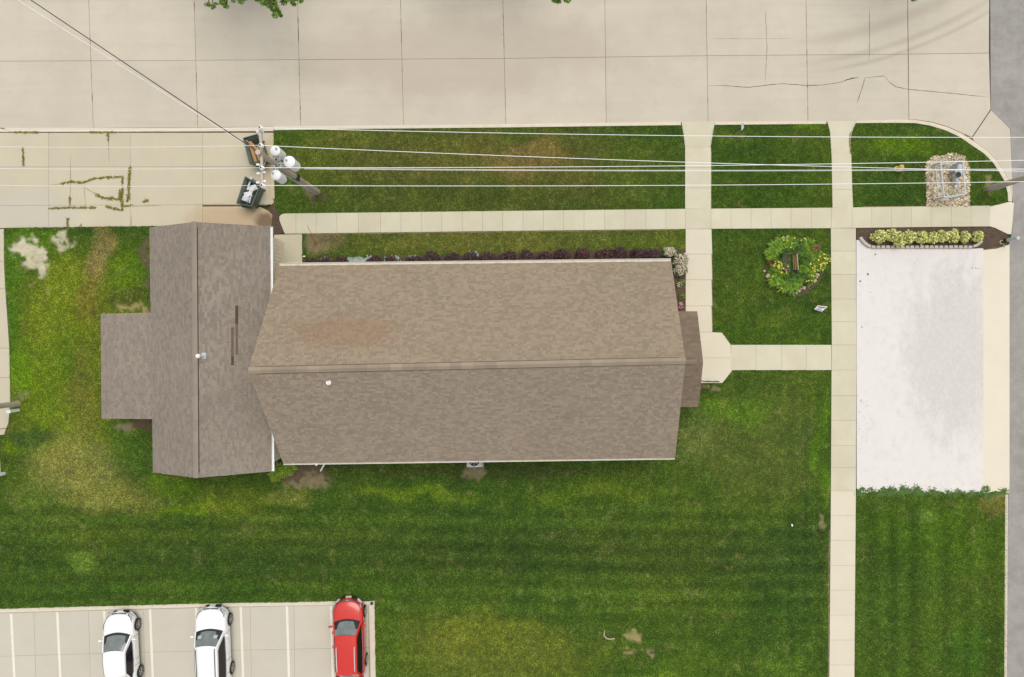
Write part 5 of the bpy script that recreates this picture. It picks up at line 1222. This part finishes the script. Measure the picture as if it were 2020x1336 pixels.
    decal('badge', [(-.05, F_-.10), (.05, F_-.10)], [(-.05, F_-.15), (.05, F_-.15)], 'rim', 2, 4, e=.016)
    obj('lower_grille', MB().box(0, F_-.13, .36, W*.46, .12, .12), M['black'], th, local=True)
    obj('number_plate', MB().add([Vector((-.16, F_-.0, .42)), Vector((.16, F_-.0, .42)), Vector((.16, F_-.04, .54)), Vector((-.16, F_-.04, .54)), Vector((-.16, F_-.06, .42)), Vector((.16, F_-.06, .42)), Vector((.16, F_-.08, .54)), Vector((-.16, F_-.08, .54))], [(1,0,3,2),(4,5,6,7),(2,3,7,6),(0,1,5,4)]), M['lampwhite'], th, local=True)
    for s in (-.35, .25): obj('wiper', MB().tube((s*W*.5, F_-ws0-.07, zb+.035), (s*W*.5+.42, F_-ws0-.2, zb+.09), .009, n=4), M['black'], th, local=True)
    if sticker:
        for i, x in enumerate((-.56, .34)):
            f = lambda u, v: A0[0].lerp(A0[-1], u).lerp(A1[0].lerp(A1[-1], u), v)
            u0 = .12+.62*i; bq = [f(u0,.3), f(u0+.15,.3), f(u0+.15,.52), f(u0,.52)]; up_ = .06
            cx_ = lambda v: Vector((v.x, v.y+.1*(1-(v.x/bw)**2)+.03, v.z+.075)); obj('windscreen_card', MB().add([cx_(v) for v in bq], [(0,1,2,3)]), M['chip'], th, local=True)
    obj('underbody', MB().box(0, 0, .24, W*.8, Lc*.86, .12), M['black'], th, local=True)
    return th
car('white sedan, leftmost of the three parked cars, with a plain roof', 251, 1276, R(3.2), 4.75, 1.83, 1.43, 'carwhite', 1.12, 1.98, 3.5, 4.05, belt=.93, hood=.76, wb=(.93, 1.05), name='parked_car', tail='sedan')
car('white sport utility car with dark roof rails parked between the sedan and the red car', 430, 1265, R(2.4), 4.75, 1.88, 1.66, 'carwhite', 1.18, 1.92, 4.2, 4.6, belt=1.03, hood=.88, wb=(.95, .95), rails=(2.1, 4.1, 'dgrey'), sticker=True)
car('red wagon with white roof rails at the right end of the parking lot', 694, 1247, R(1.8), 4.62, 1.82, 1.60, 'red', 1.10, 1.80, 4.1, 4.5, belt=1.0, hood=.86, wb=(.95, .85), rails=(2.5, 3.9, 'lampwhite'))

# ------------------------------------------------------------------ trees north of the street
def tree(label, px_, py_, zc, crown, n, tips, th_h=3.0):
    p = P(px_, py_, 0); th = thing('shade_tree', label, 'tree', p, group='trees north of the street'); tr_ = MB()
    tr_.tube(p+Vector((0,0,-.16)), p+Vector((.1,0,th_h)), .34, .24, 12); top_ = p+Vector((.1,0,th_h))
    bl = []; R_ = crown
    for k in range(16):
        t = random.uniform(0,6.28); r = R_*random.uniform(.25,.78); cpt = Vector((p.x+math.cos(t)*r, p.y+math.sin(t)*r, zc+random.uniform(-.35,.45)*R_)); s = R_*random.uniform(.2,.34); bl.append((cpt.x, cpt.y, cpt.z, s*1.2, s*1.2, s)); tr_.tube(top_, cpt, .12, .03, 6)
    fo = leaf_mesh(bl, n, .13, shell=.3)
    tb_ = []
    for x, y, z, s in tips:
        q = P(x, y, z); q0 = top_.lerp(q, .25); q0.z = zc; tr_.path([q0, q0.lerp(q, .6)+Vector((0,0,.2)), q], .025, 5); tb_.append((q.x, q.y, q.z, s, s*.9, s*.6))
        for j in range(3): tb_.append((q.x+random.gauss(0,s*.8), q.y+abs(random.gauss(0,s*.9)), q.z+random.gauss(0,.2), s*.6, s*.6, s*.5))
    if tb_: leaf_mesh(tb_, int(60*len(tips)*2.2), .085, fo, shell=.1)
    obj('trunk', tr_, M['bark'], th); obj('crown', fo, M['leaf'], th, center=False)
tree('leafy tree whose branches hang over the top left of the street', 520, -92, 6.5, 3.6, 3600, [(412,8,5,.14),(420,14,5,.16),(440,4,5.2,.22),(447,12,5,.16),(475,2,5,.2),(483,-4,5.2,.2),(508,-2,5,.2),(520,4,5,.22),(532,8,5,.26),(540,18,5,.24),(543,30,5,.2),(549,24,5,.16),(560,4,5,.2),(575,0,5,.22),(578,8,5,.16)])
tree('tree showing only a few leaves at the top middle edge', 985, -118, 6.5, 3.9, 4000, [(1093,0,5,.16),(1102,3,5,.14),(1116,-2,5,.2),(1122,2,5,.12)])
tree('tree showing a single leaf tuft at the top right edge', 1760, -112, 6.5, 3.4, 2200, [(1803,-2,5,.16)])
print('objects', len(bpy.data.objects))
